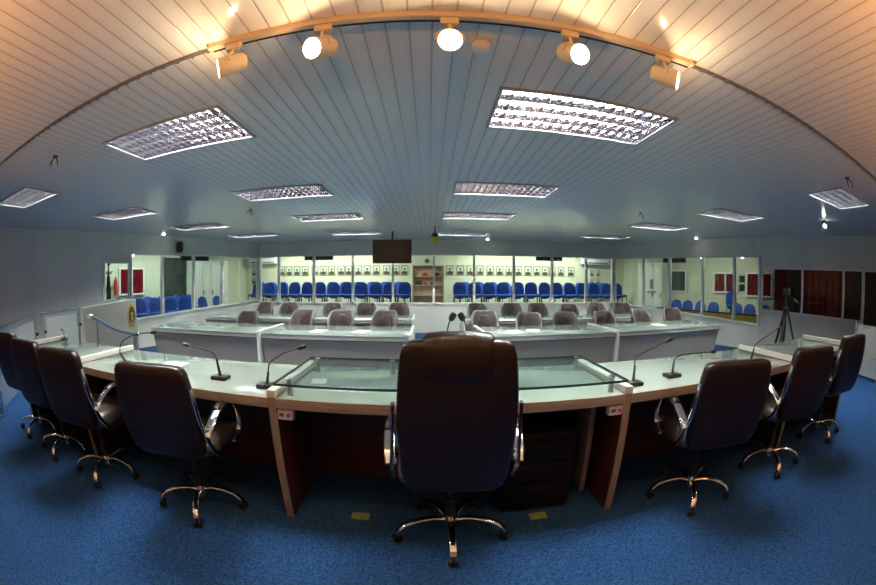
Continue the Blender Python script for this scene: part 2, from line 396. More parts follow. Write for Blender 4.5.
# track with spotlights
t = thing('spotlight_track', 'tan lighting track along the ceiling joint above the desk', 'lighting track', (0.12, 1.25, CZ))
bm = B(); box(bm, (0, -0.012, -0.016), (2.26, 0.035, 0.032), 0.004); obj('rail', bm, warmtan, t)
bm = B(); box(bm, (0, 0.012, -0.026), (2.26, 0.012, 0.012)); obj('contact_strip', bm, blackm, t)
for sx in (-1, 1):
    bm = B(); box(bm, (sx * 1.135, -0.012, -0.017), (0.02, 0.04, 0.036), 0.003); obj('end_cap', bm, warmtan, t)
def spot(x, aim, label, power):
    o = thing('track_spotlight', label, 'spotlight', (x, 1.245, CZ - 0.032), 0, 'spotlights on the ceiling track')
    bm = B(); box(bm, (0, 0, -0.018), (0.075, 0.03, 0.036), 0.004); cyl(bm, (0, 0, -0.03), (0, 0, -0.075), 0.009); obj('adaptor', bm, warmtan, o)
    d = Vector(aim).normalized(); c = Vector((0, 0, -0.125))
    M = Matrix.Translation(c) @ d.to_track_quat('Z', 'Y').to_matrix().to_4x4()
    bm = B()
    for sx in (-1, 1): tube(bm, [(0, 0, -0.07), (sx * 0.03, 0, -0.075), (sx * 0.052, 0, -0.09), (sx * 0.054, 0, -0.125)], 0.006, 6)
    ob = obj('bracket', bm, warmtan, o); ob.rotation_euler = (0, 0, math.atan2(d.y, d.x) + PI / 2)
    bm = B(); prof = [(0.0, -0.085), (0.030, -0.085), (0.044, -0.070), (0.048, -0.03), (0.050, 0.045), (0.046, 0.05), (0.044, 0.036), (0.0, 0.034)]
    rings = [[bm.verts.new((max(r, 1e-4) * math.cos(2 * PI * k / 20), max(r, 1e-4) * math.sin(2 * PI * k / 20), z)) for k in range(20)] for r, z in prof]
    skin(bm, rings); xf(bm, bm.verts[:], M); body = obj('lamp_body', bm, warmtan, o)
    bm = B(); q = cyl(bm, (0, 0, 0.036), (0, 0, 0.040), 0.042, seg=20); xf(bm, q, M); obj('lens', bm, spot_em, o)
    l = bpy.data.lights.new('spot_beam', 'POINT'); l.energy = power; l.color = (1.0, 0.60, 0.28); l.shadow_soft_size = 0.012
    lo = bpy.data.objects.new('spot_beam', l); COL.objects.link(lo)
    lo.location = Vector((x, 1.245, CZ - 0.032)) + c + d * 0.066
    return o
SPOTW = 3.2
spot(-0.88, (-0.80, -0.42, -0.36), 'tan track spotlight at the left end of the track, turned away to the left', SPOTW)
spot(-0.45, (-0.38, -0.74, -0.50), 'tan track spotlight, second from the left, showing its round lit lens', SPOTW)
spot(0.07, (-0.02, -0.84, -0.54), 'tan track spotlight in the middle of the track, glaring straight at the camera', SPOTW)
spot(0.58, (0.22, -0.80, -0.52), 'tan track spotlight, second from the right, showing its round lit lens', SPOTW)
spot(1.07, (0.72, -0.52, -0.40), 'tan track spotlight at the right end of the track, turned away to the right', SPOTW)
# dome beside the centre spot
t = thing('smoke_detector', 'round beige dome on the ceiling beside the middle spotlight', 'smoke detector', (0.225, 1.46, CZ))
bm = B(); cyl(bm, (0, 0, 0), (0, 0, -0.015), 0.052, seg=24); obj('base', bm, warmtan, t)
bm = B(); rings = []
for r, z in ((0.047, -0.015), (0.045, -0.035), (0.036, -0.052), (0.02, -0.060), (0.004, -0.062)):
    rings.append([bm.verts.new((r * math.cos(2 * PI * k / 24), r * math.sin(2 * PI * k / 24), z)) for k in range(24)])
skin(bm, rings); obj('cover', bm, plastic, t)

# small ceiling fixtures
def downlight(x, y, label):
    t = thing('downlight', label, 'downlight', (x, y, CZ), 0, 'small recessed downlights')
    bm = B(); cyl(bm, (0, 0, 0), (0, 0, -0.012), 0.055, 0.05, seg=20); obj('ring', bm, alu, t)
    bm = B(); cyl(bm, (0, 0, -0.0125), (0, 0, -0.02), 0.040, seg=20); obj('lamp', bm, down_em, t)
downlight(-6.25, 7.05, 'small lit downlight in the ceiling above the left glass wall')
downlight(1.58, 10.25, 'small lit downlight in the ceiling above the back glass wall')
downlight(6.6, 7.5, 'small lit downlight in the ceiling above the right glass wall')
def wires(x, y, label):
    t = thing('ceiling_cable_outlet', label, 'cable outlet', (x, y, CZ), 0, 'loose cable outlets in the ceiling')
    bm = B(); cyl(bm, (0, 0, 0), (0, 0, -0.012), 0.03, seg=14); obj('plate', bm, blackp, t)
    for dx, dy, dz in ((0.04, 0.02, -0.09), (-0.05, -0.02, -0.07), (0.03, -0.05, -0.11)):
        bm = B(); tube(bm, [(0, 0, -0.005), (dx * 0.5, dy * 0.5, -0.03), (dx, dy, dz * 0.7), (dx * 1.4, dy * 0.8, dz)], 0.005, 6, 3); obj('wire', bm, blackp, t)
wires(-3.22, 1.72, 'loose black wires from the ceiling, nearest the left edge')
wires(4.10, 1.62, 'loose black wires from the ceiling, nearest the right edge')
wires(-2.80, 5.30, 'loose black wires from the ceiling, left of the centre lights')
wires(3.36, 5.25, 'loose black wires from the ceiling, right of the centre lights')
t = thing('wall_spotlight', 'small lit spotlight hanging from the ceiling near the right wall', 'spotlight', (6.5, 3.3, CZ))
bm = B(); cyl(bm, (0, 0, 0), (0, 0, -0.10), 0.012); cyl(bm, (0, 0, 0), (0, 0, -0.012), 0.05); obj('stem', bm, blackm, t)
bm = B(); cyl(bm, (-0.02, -0.03, -0.10), (0.02, 0.04, -0.15), 0.045, 0.05); obj('lamp_body', bm, plastic, t)
bm = B(); cyl(bm, (-0.021, -0.032, -0.0985), (-0.026, -0.040, -0.0925), 0.036); obj('lens', bm, down_em, t)
t = thing('alarm_bell', 'yellow round bell with a black cap hanging from the ceiling at the centre', 'bell', (0.10, 7.8, CZ))
bm = B(); cyl(bm, (0, 0, 0), (0, 0, -0.16), 0.012); obj('stem', bm, blackm, t)
bm = B(); cyl(bm, (0, 0, -0.15), (0, 0, -0.23), 0.05, 0.08, 20); obj('cap', bm, blackp, t)
bm = B(); sphere(bm, (0, 0, -0.30), 0.10, 20, (1, 1, 0.95)); obj('globe', bm, yellow, t)
t = thing('loudspeaker', 'small black loudspeaker on the band above the left glass', 'loudspeaker', (-6.22, 7.72, 2.36), math.radians(-69))
bm = B(); box(bm, (0, 0, 0.02), (0.16, 0.15, 0.26), 0.02); obj('cabinet', bm, blackp, t)
bm = B(); cyl(bm, (0, 0.075, -0.02), (0, 0.083, -0.02), 0.055, seg=20); cyl(bm, (0, 0.075, 0.09), (0, 0.083, 0.09), 0.025); obj('driver', bm, blackm, t)
# television
t = thing('television', 'dark flat television hanging from the ceiling, left of the centre aisle', 'television', (-0.87, 8.6, 2.175))
bm = B(); box(bm, (0, 0.02, 0), (0.90, 0.05, 0.55), 0.01); obj('casing', bm, blackp, t)
bm = B(); box(bm, (0, -0.008, 0.008), (0.86, 0.004, 0.50)); obj('screen', bm, screenm, t)
bm = B(); cyl(bm, (0, 0.06, 0.1), (0, 0.06, CZ - 2.175), 0.02); box(bm, (0, 0.055, 0.05), (0.25, 0.03, 0.2)); obj('ceiling_mount', bm, blackm, t)

# ------------------------------------------------------------------ main desk
DH = DZ + 0.77
YN, YF = 1.745, 2.50
DIV = [-4.02, -2.68, -0.82, 1.07, 2.86, 4.24]
GAP = 0.024
def desk_module(x0, x1, label, left_div, right_div, rot=0):
    """worktop between dividers; dividers are side panels that stand proud of the top as white bars"""
    t = thing('dais_desk', label, 'desk', ((x0 + x1) / 2, YN, DZ), 0, 'sections of the long dais desk')
    w = x1 - x0 - 2 * GAP; d = YF - YN
    bm = B(); box(bm, (0, d / 2, 0.755), (w, d, 0.03), 0.004); obj('worktop', bm, worktop, t)
    bm = B(); box(bm, (0, -0.006, 0.742), (w, 0.012, 0.056), 0.003); obj('front_edge', bm, edgewood, t, label='wooden edge band')
    bm = B(); box(bm, (0, d - 0.16, 0.365), (w, 0.02, 0.73)); obj('modesty_panel', bm, maroon, t, label='dark maroon modesty panel')
    bm = B(); box(bm, (0, d - 0.12, 0.37), (w, 0.03, 0.74)); obj('outer_panel', bm, greylam, t, label='grey outer panel')
    for s, on in ((-1, left_div), (1, right_div)):
        if not on: continue
        xc = s * (x1 - x0) / 2
        bm = B(); box(bm, (xc, d / 2 - 0.01, 0.395), (0.045, d - 0.02, 0.79), 0.003)
        sp = obj('side_panel', bm, maroon, t)
        bm = B(); box(bm, (xc, -0.004, 0.385), (0.046, 0.012, 0.77), 0.003); obj('panel_edge', bm, legwood, sp, label='greyed oak front edge')
        bm = B(); box(bm, (xc, d / 2 - 0.012, 0.792), (0.052, d + 0.0, 0.040), 0.004); obj('white_cap', bm, whitelam, sp)
    return t
desk_module(DIV[0], DIV[1], 'left outer section of the dais desk, before the far left chairs', True, False)
desk_module(DIV[1], DIV[2], 'left inner section of the dais desk, carrying a white sheet of paper', True, False)
cd = desk_module(DIV[2], DIV[3], 'middle section of the dais desk, carrying the raised glass shelf', True, True)
desk_module(DIV[3], DIV[4], 'right inner section of the dais desk, with two gooseneck microphones', False, True)
desk_module(DIV[4], DIV[5], 'right outer section of the dais desk, before the far right chair', False, True)
# glass shelf on steel standoffs, part of the middle section
gs = thing('glass_shelf', 'raised green glass shelf on steel standoffs above the middle desk section', 'glass shelf', (0.125, YN, DH))
bm = B(); box(bm, (0, 0.315, 0.080), (1.84, 0.68, 0.012)); obj('glass_sheet', bm, shelfglass, gs)
bm = B(); box(bm, (0, -0.0265, 0.080), (1.84, 0.003, 0.0125)); box(bm, (0, 0.6565, 0.080), (1.84, 0.003, 0.0125))
for s in (-1, 1): box(bm, (s * 0.9205, 0.315, 0.080), (0.003, 0.68, 0.0125))
obj('polished_edge', bm, shelfedge, gs)
for x in (-0.86, -0.36, 0.36, 0.86):
    for y in ((0.06, 0.60) if abs(x) > 0.5 else (0.60,)):
        bm = B(); cyl(bm, (x, y, 0.0), (x, y, 0.074), 0.016); cyl(bm, (x, y, 0.086), (x, y, 0.092), 0.018); obj('standoff', bm, steel, gs)
# button boxes on the side panels
for x, lab, dx in ((-0.755, 'white voting button box on the left panel of the middle desk', 0.0), (1.005, 'white voting button box on the right panel of the middle desk', 0.0)):
    t = thing('button_box', lab, 'button box', (x, YN + 0.005, DH - 0.105))
    bm = B(); box(bm, (0, 0.02, 0.01), (0.085, 0.05, 0.055), 0.006); obj('housing', bm, plastic, t)
    bm = B(); cyl(bm, (0.022, -0.004, 0.012), (0.022, -0.012, 0.012), 0.011); obj('button', bm, pinkled, t, label='pink button')
    bm = B(); box(bm, (-0.018, -0.0055, 0.012), (0.028, 0.003, 0.02)); obj('print', bm, violetb, t)
# storage pedestal and bin under the middle desk
t = thing('drawer_pedestal', 'dark wooden drawer pedestal under the middle desk, right of the main chair', 'drawer unit', (0.62, YN + 0.12, DZ))
bm = B(); box(bm, (0, 0.2, 0.28), (0.42, 0.42, 0.52), 0.006); obj('carcass', bm, mat('near_black_wood', (0.006, 0.005, 0.005), 0.6, spec=0.2), t)
for z in (0.15, 0.29, 0.43):
    bm = B(); box(bm, (0, -0.017, z), (0.40, 0.014, 0.125), 0.003); dr = obj('drawer', bm, MATS['near_black_wood'], t)
    bm = B(); box(bm, (0, -0.032, z + 0.03), (0.12, 0.012, 0.012), 0.003); obj('handle', bm, blackm, dr)
bm = B(); box(bm, (0, 0.2, 0.01), (0.40, 0.40, 0.02)); obj('plinth', bm, blackp, t)
t = thing('support_panel', 'narrow wooden support panel under the middle desk, near its right end', 'desk support', (0.99, YN + 0.25, DZ))
bm = B(); box(bm, (0, 0.12, 0.365), (0.035, 0.22, 0.73), 0.003); obj('board', bm, legwood, t)
bm = B(); box(bm, (0, 0.12, 0.008), (0.04, 0.2, 0.016)); obj('foot', bm, blackm, t)

# papers
def sheet(x, y, z, w, h, a, label):
    bm = B(); box(bm, (0, 0, 0.0012), (w, h, 0.0024)); o = obj('paper_sheet', bm, paper, None); o.location = (x, y, z + 0.0005); o.rotation_euler = (0, 0, a)
    return tag(o, label, 'paper')
sheet(-1.86, 2.11, DH, 0.20, 0.32, 0.10, 'white sheet of paper lying on the left inner desk section')
sheet(-0.66, 2.11, DH, 0.09, 0.11, 0.15, 'small white note under the left end of the glass shelf')

# gooseneck microphones
def mic(loc, pts, label, base=(0.11, 0.085), hr=0.013, group='gooseneck microphones on the dais desk'):
    t = thing('gooseneck_microphone', label, 'microphone', loc, 0, group)
    P = [Vector(p) - Vector(loc) for p in pts]
    bm = B(); box(bm, (0, 0, 0.012), (base[0], base[1], 0.024), 0.005); bs = obj('base', bm, blackp, t)
    bm = B(); cyl(bm, (0, 0.02, 0.024), (0, 0.02, 0.03), 0.012); box(bm, (-0.025, -0.02, 0.0255), (0.03, 0.02, 0.003)); obj('switch', bm, steel, bs)
    d = (P[0] - Vector((0, 0, 0.02)))
    bm = B(); cyl(bm, (0, 0, 0.02), P[0], 0.010, 0.007); obj('stem', bm, blackm, t)
    bm = B(); tube(bm, P[:-1] + [P[-1]], 0.0042, 8, 4); obj('gooseneck', bm, blackm, t)
    e = P[-1]; u = (P[-1] - P[-2]).normalized()
    bm = B(); tube(bm, [e - u * 0.015, e, e + u * 0.02, e + u * 0.038, e + u * 0.045], hr, 10, 0, radii=lambda f: (0.55, 0.95, 1.0, 0.9, 0.35)[min(4, int(f * 4.01))]); obj('mic_head', bm, blackp, t)
mic((-2.25, 1.99, DH), [(-2.36, 2.03, 1.03), (-2.36, 2.07, 1.10), (-2.20, 2.10, 1.165), (-2.02, 2.12, 1.185)], 'black gooseneck microphone bent right, beside the white cap left of the paper')
mic((-1.29, 1.98, DH), [(-1.315, 1.99, 1.075), (-1.35, 2.0, 1.11), (-1.45, 2.0, 1.13), (-1.56, 2.0, 1.145)], 'black gooseneck microphone on the left inner desk, neck bent low to the left')
mic((-0.92, 1.91, DH), [(-0.925, 1.95, 1.03), (-0.915, 1.97, 1.085), (-0.84, 2.0, 1.135), (-0.735, 2.0, 1.17)], 'black gooseneck microphone just left of the glass shelf, head raised to the right')
mic((1.18, 1.88, DH), [(1.225, 1.95, 1.05), (1.25, 1.98, 1.095), (1.37, 2.0, 1.135), (1.51, 2.0, 1.18)], 'black gooseneck microphone just right of the glass shelf, head raised to the right')
mic((1.54, 1.95, DH), [(1.60, 2.02, 1.035), (1.66, 2.05, 1.06), (1.83, 2.05, 1.065), (2.01, 2.05, 1.06)], 'black gooseneck microphone on the right inner desk, neck bent low to the right')
mic((2.42, 1.96, DH), [(2.60, 2.08, 1.03), (2.65, 2.1, 1.065), (2.82, 2.1, 1.12), (3.01, 2.1, 1.17)], 'black gooseneck microphone on the right inner desk, by the white cap next to the tripod')
mic((-3.93, 2.40, DH), [(-3.93, 2.40, 1.02), (-3.93, 2.40, 1.05), (-3.90, 2.36, 1.075), (-3.86, 2.33, 1.08)], 'short microphone at the far left end of the dais desk', base=(0.07, 0.07))
mic((0.066, 2.445, DH), [(0.09, 2.45, 1.12), (0.11, 2.45, 1.20), (0.126, 2.45, 1.27), (0.141, 2.45, 1.297)], 'black upright gooseneck microphone behind the main chair, left of two', base=(0.08, 0.08), hr=0.022, group='twin microphones behind the main chair')
mic((0.290, 2.445, DH), [(0.266, 2.45, 1.12), (0.246, 2.45, 1.20), (0.230, 2.45, 1.27), (0.215, 2.45, 1.297)], 'black upright gooseneck microphone behind the main chair, right of two', base=(0.08, 0.08), hr=0.022, group='twin microphones behind the main chair')

# floor stickers
for x, y, lab in ((-0.41, 1.83, 'worn yellow tape patch on the carpet, left of the main chair'), (0.63, 1.79, 'worn yellow tape patch on the carpet, right of the main chair')):
    bm = B(); box(bm, (0, 0, 0.0015), (0.105, 0.07, 0.003)); o = obj('floor_tape', bm, yellowdull); o.location = (x, y, DZ); tag(o, lab, 'floor tape')

# ------------------------------------------------------------------ executive chairs
def exec_chair(label, loc, rz, tall=True):
    t = thing('executive_chair', label, 'chair', loc, rz, 'high-back executive chairs at the dais desk')
    # five-star base
    bm = B(); cyl(bm, (0, 0, 0.06), (0, 0, 0.135), 0.042, 0.036, 20); hub = obj('base_hub', bm, chrome, t)
    for k in range(5):
        a = math.radians(-90 + 72 * k); c, s = math.cos(a), math.sin(a)
        bm = B(); tube(bm, [(0.03 * c, 0.03 * s, 0.105), (0.10 * c, 0.10 * s, 0.128), (0.19 * c, 0.19 * s, 0.126), (0.26 * c, 0.26 * s, 0.105), (0.292 * c, 0.292 * s, 0.075), (0.298 * c, 0.298 * s, 0.058)], 0.015, 10, 4, flat=(0.020, 0.012))
        lg = obj('leg', bm, chrome, t)
        bm = B(); p = Vector((0.298 * c, 0.298 * s, 0.028)); w = Vector((-s, c, 0))
        for q in (-1, 1): cyl(bm, p + w * (q * 0.006), p + w * (q * 0.024), 0.027, seg=16)
        cyl(bm, p + Vector((0, 0, 0.022)), p + Vector((0, 0, 0.04)), 0.012)
        obj('caster', bm, blackp, lg)
    bm = B(); cyl(bm, (0, 0, 0.13), (0, 0, 0.25), 0.028, 0.026, 18); cyl(bm, (0, 0, 0.25), (0, 0, 0.39), 0.016, seg=14); obj('gas_lift', bm, blackp, t)
    bm = B(); box(bm, (0, 0.02, 0.405), (0.20, 0.27, 0.05), 0.012); tube(bm, [(0.09, 0.04, 0.40), (0.2, 0.05, 0.40), (0.24, 0.05, 0.39)], 0.007, 6); obj('tilt_mechanism', bm, blackm, t)
    # seat cushion
    bm = B(); rings = []
    for z, a, b, n in ((0.428, 0.20, 0.20, 4), (0.432, 0.245, 0.245, 4.5), (0.455, 0.262, 0.262, 5), (0.495, 0.265, 0.265, 5), (0.525, 0.252, 0.252, 4.5), (0.540, 0.215, 0.215, 4), (0.545, 0.12, 0.12, 3)):
        rings.append(sring(bm, (0, 0.035, z), a, b, n, 36))
    for v in bm.verts:
        f = max(0.0, v.co.y - 0.16) / 0.14
        v.co.z -= 0.035 * f * f
    skin(bm, rings); obj('seat', bm, sheenleather, t, 50)
    # backrest, reclined: loft of rounded sections from the seat up
    bm = B(); rings = []
    prof = [(0.455, 0.150, 0.030), (0.462, 0.195, 0.045), (0.49, 0.222, 0.055), (0.58, 0.236, 0.058), (0.70, 0.243, 0.058), (0.82, 0.245, 0.056), (0.94, 0.242, 0.052),
            (1.04, 0.234, 0.048), (1.10, 0.226, 0.046), (1.135, 0.214, 0.042), (1.150, 0.192, 0.034), (1.156, 0.150, 0.020)]
    if tall: prof = [(z, a * 0.965, b) for z, a, b in prof]
    if not tall: prof = [(z if z < 0.5 else 0.49 + (z - 0.49) * 0.735, a * 1.055, b) for z, a, b in prof]
    yb = lambda z: -0.235 - 0.14 * (z - 0.45) - 0.02 * math.sin((z - 0.45) * 4.5)
    for z, a, b in prof: rings.append(sring(bm, (0, yb(z), z), a, b, 5.5, 40))
    skin(bm, rings); br = obj('backrest', bm, leather, t, 60)
    # headrest roll over the top and stitched cushion pads in front
    if tall:
        bm = B(); rings = []
        for x, k in ((-0.138, 0.5), (-0.134, 0.85), (-0.12, 1.0), (-0.06, 1.05), (0.06, 1.05), (0.12, 1.0), (0.134, 0.85), (0.138, 0.5)):
            rings.append([bm.verts.new((x, yb(1.08) + 0.012 + 0.066 * k * math.cos(2 * PI * j / 24), 1.075 + 0.105 * k * math.copysign(abs(math.sin(2 * PI * j / 24)) ** 0.7, math.sin(2 * PI * j / 24)))) for j in range(24)])
        skin(bm, rings); obj('headrest', bm, leather, br, 60)
    for z0, z1 in (((0.56, 0.75), (0.76, 0.95)) if tall else ((0.56, 0.72), (0.73, 0.90))):
        bm = B(); rings = []
        zc = (z0 + z1) / 2; h = (z1 - z0) / 2
        for dy, kk in ((0.0, 1.0), (0.02, 0.98), (0.034, 0.90), (0.042, 0.75), (0.045, 0.4)):
            rings.append(sring(bm, (0, yb(zc) + 0.045 + dy, zc), 0.20 * (0.6 + 0.4 * kk), h * kk, 4, 28, 'XZ'))
        skin(bm, rings); obj('back_cushion', bm, sheenleather, br, 60)
    # chrome arms and side rails
    for s in (-1, 1):
        x = s * 0.272
        bm = B()
        tube(bm, [(s * 0.252, yb(0.90), 0.90 if tall else 0.87), (s * 0.257, yb(0.80), 0.80), (s * 0.262, yb(0.70), 0.70), (x, yb(0.60) + 0.01, 0.60), (x, -0.20, 0.50), (x, -0.12, 0.435), (x, 0.0, 0.425), (x, 0.16, 0.44)], 0.012, 8, 4, flat=(0.008, 0.017), up=(0, 1, 0))
        obj('side_rail', bm, chrome, t)
        bm = B()
        tube(bm, [(x, yb(0.62) + 0.01, 0.60), (x + s * 0.012, -0.19, 0.655), (x + s * 0.018, -0.08, 0.70), (x + s * 0.018, 0.05, 0.69), (x + s * 0.014, 0.16, 0.63), (x + s * 0.008, 0.215, 0.54), (x, 0.20, 0.455), (x, 0.10, 0.43)], 0.014, 10, 5, flat=(0.026, 0.011), up=(0, 0, 1))
        ar = obj('armrest', bm, chrome, t)
        bm = B(); tube(bm, [(x + s * 0.0165, -0.11, 0.701), (x + s * 0.018, -0.06, 0.713), (x + s * 0.018, 0.0, 0.712), (x + s * 0.0175, 0.05, 0.701)], 0.02, 10, 4, flat=(0.024, 0.009), up=(0, 0, 1)); obj('arm_pad', bm, leather, ar)
    return t
# the modesty panels leave knee room; chairs stand back from it
exec_chair('tall dark brown leather chair alone at the centre, back to the camera', (0.107, 1.70, DZ), 0.0)
sc_ = None
for (x, y, a, lab) in ((-1.43, 1.70, 9, 'dark leather chair, first left of the tall centre chair, by the white paper'),
                       (-2.38, 1.65, 10, 'dark leather chair, second left of the tall centre chair, its padded seat showing'),
                       (-3.06, 1.66, 8, 'dark leather chair, third left of the tall centre chair, partly hidden'),
                       (-3.74, 1.72, 9, 'dark leather chair, farthest left, cut by the photo edge'),
                       (1.69, 1.69, -15, 'brown leather chair, first right of the tall centre chair'),
                       (2.60, 1.66, -13, 'brown leather chair, second right of the tall centre chair'),
                       (3.60, 1.70, -10, 'brown leather chair, farthest right of the dais desk')):
    if sc_ is None:
        sc_ = exec_chair(lab, (x, y, DZ), math.radians(a), False); KIDS[sc_.name] = children(sc_); o = sc_
    else: o = dup(sc_, lab, (x, y, DZ), math.radians(a))
    for c in children(o):
        if c.name.split('.')[0] == 'leg': c.rotation_euler = (0, 0, math.radians(14 if x < 0 else -16))

# ------------------------------------------------------------------ rows of desks in the hall
def row_desk(x0, x1, y, depth, label, rz=0.0, ends=(True, True), pivot=None):
    t = thing('hall_desk', label, 'desk', (x0, y, 0), rz, 'rows of grey hall desks')
    w = x1 - x0
    bm = B(); box(bm, (w / 2, depth / 2, 0.742), (w - 0.02, depth, 0.016), 0.003); obj('glass_top', bm, halltop, t)
    bm = B(); box(bm, (w / 2, depth / 2 + 0.002, 0.705), (w - 0.02, depth - 0.01, 0.055), 0.004); obj('top_board', bm, lightlam, t)
    bm = B()
    quadprism(bm, [(0.02, 0.16, 0.16), (w - 0.02, 0.16, 0.16), (w - 0.02, 0.19, 0.16), (0.02, 0.19, 0.16)], [(0.02, 0.05, 0.66), (w - 0.02, 0.05, 0.66), (w - 0.02, 0.08, 0.66), (0.02, 0.08, 0.66)])
    obj('front_panel', bm, greylam, t)
    bm = B(); box(bm, (w / 2, 0.25, 0.08), (w - 0.1, 0.03, 0.16)); box(bm, (w / 2, 0.10, 0.668), (w - 0.04, 0.06, 0.022)); obj('plinth', bm, darkgap, t)  # plinth, plus a dark strip standing in for the shade under the top
    for k, xx in ((0, 0.0), (1, w)):
        if not ends[k]: continue
        bm = B(); box(bm, (xx, depth / 2 + 0.03, 0.35), (0.035, depth - 0.12, 0.70), 0.003); ep = obj('end_panel', bm, lightlam, t)
        bm = B(); box(bm, (xx, depth / 2 - 0.01, 0.762), (0.045, depth + 0.02, 0.035), 0.005); box(bm, (xx, 0.02, 0.45), (0.045, 0.06, 0.60), 0.004); obj('white_bar', bm, whitelam, ep)
    return t
row_desk(-4.94, -2.59, 5.15, 1.10, 'front hall desk, left outer section by the left glass wall', 0.01, (False, True))
row_desk(-2.555, -0.27, 5.17, 1.10, 'front hall desk, left inner section beside the centre aisle', 0.0, (False, True))
row_desk(0.81, 2.93, 5.15, 1.10, 'front hall desk, right inner section beside the centre aisle', 0.05, (True, True))
row_desk(2.96, 5.50, 5.262, 1.10, 'front hall desk, right outer section by the right glass wall', 0.05, (False, False))
row_desk(-5.05, -0.33, 7.20, 0.95, 'second hall desk row, left of the centre aisle', 0.01, (False, True))
row_desk(0.68, 5.0, 7.15, 0.95, 'second hall desk row, right of the centre aisle', 0.02, (True, False))
for x, y, lab in ((-1.72, 5.6, 'white paper on the front left hall desk, before the third chair from the left'), (-1.05, 5.62, 'white paper on the front left hall desk, nearest the aisle'),
                  (1.30, 5.62, 'white paper on the front right hall desk, nearest the aisle'), (1.62, 5.72, 'white paper on the front right hall desk, second from the aisle'), (4.2, 5.9, 'white paper on the front right hall desk, outer section')):
    sheet(x, y, 0.75, 0.21, 0.30, random.uniform(-0.3, 0.3), lab)

def tub_chair(label, loc, rz, vinyl, zs=1.0):
    t = thing('tub_chair', label, 'chair', loc, rz, 'low tub chairs at the hall desks')
    # curved wraparound backrest: a swept wall, higher behind, falling to the arms
    def wall(bm, r0, r1, zl, zh, a0, n=26, lift=0.0):
        rings = []
        for i in range(n + 1):
            a = -a0 + 2 * a0 * i / n
            f = (abs(a) / a0); top = zh - (zh - 0.70) * max(0, (f - 0.42) / 0.58) ** 1.3
            fl = 1.0 if 0 < i < n else 0.6
            c, s = math.sin(a), -math.cos(a)
            zm = (zl + top) / 2; hh = (top - zl) / 2 * fl
            rm = (r0 + r1) / 2; hr = (r1 - r0) / 2 * fl
            ring = []
            for j in range(16):
                th = 2 * PI * j / 16; ct, st = math.cos(th), math.sin(th)
                x = hr * math.copysign(abs(ct) ** 0.5, ct); z = hh * math.copysign(abs(st) ** 0.3, st)
                rr = rm + x + 0.02 * (zm + z - 0.45)
                ring.append(bm.verts.new((rr * c * 1.05, rr * s, zm + z)))
            rings.append(ring)
        skin(bm, rings)
    bm = B(); wall(bm, 0.185, 0.240, 0.40, 0.985 * zs, math.radians(112)); bk = obj('backrest', bm, vinyl, t, 60)
    bm = B(); wall(bm, 0.165, 0.190, 0.50, 0.90 * zs, math.radians(38)); obj('back_pad', bm, darkfab, bk, 60, label='darker inner back pad')
    bm = B(); rings = []
    for z, k in ((0.40, 0.9), (0.41, 1.0), (0.47, 1.0), (0.49, 0.93), (0.495, 0.6)): rings.append(sring(bm, (0, 0.02, z), 0.20 * k, 0.22 * k, 3.2, 28))
    skin(bm, rings); obj('seat', bm, vinyl, t, 50)
    bm = B(); cyl(bm, (0, 0, 0.08), (0, 0, 0.40), 0.025); obj('column', bm, blackm, t)
    bm = B()
    for k in range(5):
        a = math.radians(90 + 72 * k); c, s = math.cos(a), math.sin(a)
        tube(bm, [(0, 0, 0.10), (0.15 * c, 0.15 * s, 0.085), (0.25 * c, 0.25 * s, 0.06)], 0.016, 8)
        cyl(bm, (0.25 * c, 0.25 * s, 0.0), (0.25 * c, 0.25 * s, 0.06), 0.022)
    obj('star_base', bm, blackm, t)
    return t
R1L = [(-3.56, 0.95, 1), (-2.38, 1, 0), (-1.61, 1, 0), (-0.82, 1, 0)]
R1R = [(0.98, 1, 0), (1.80, 0.96, 0), (2.52, 0.96, 0), (3.38, 0.96, 0), (4.30, 1, 0), (5.20, 1, 1)]
R2L = [(-4.15, 1, 1), (-3.47, 1, 0), (-2.30, 1, 0), (-1.50, 1, 0), (-0.73, 1, 0)]
R2R = [(1.12, 1, 0), (1.92, 1, 0), (2.60, 1, 0), (3.40, 0.97, 0), (4.17, 1, 0), (4.95, 1, 1)]
ca = tub_chair('x', (0, 0, 0), 0, greyfab, 1.0); KIDS[ca.name] = children(ca)
cb = tub_chair('x', (0, 0, 0), 0, darkfab, 1.0); KIDS[cb.name] = children(cb)
used = set()
def place_tub(row, y, side, rowname, flip):
    for i, (x, zs, dark) in enumerate(row):
        src = cb if dark else ca
        k = (len(row) - 1 - i) if flip else i
        col = 'dark brown' if dark else 'grey-brown'
        lab = '%s tub chair at the %s hall desk, %s of the aisle, %s from it' % (col, rowname, side, ORD[k])
        yy = y + (0.085 * max(0, x - 2.5) * 0.4 if side == 'right' and rowname == 'front' else 0.0)
        a = PI + random.uniform(-0.22, 0.22)
        if src.name not in used:
            used.add(src.name); o = src; o.location = (x, yy, 0); o.rotation_euler = (0, 0, a); o['label'] = lab
        else:
            o = dup(src, lab, (x, yy, 0), a)
        o.scale = (1, 1, zs)
place_tub(R1L, 6.62, 'left', 'front', True); place_tub(R1R, 6.62, 'right', 'front', False)
place_tub(R2L, 8.70, 'left', 'second', True); place_tub(R2R, 8.70, 'right', 'second', False)

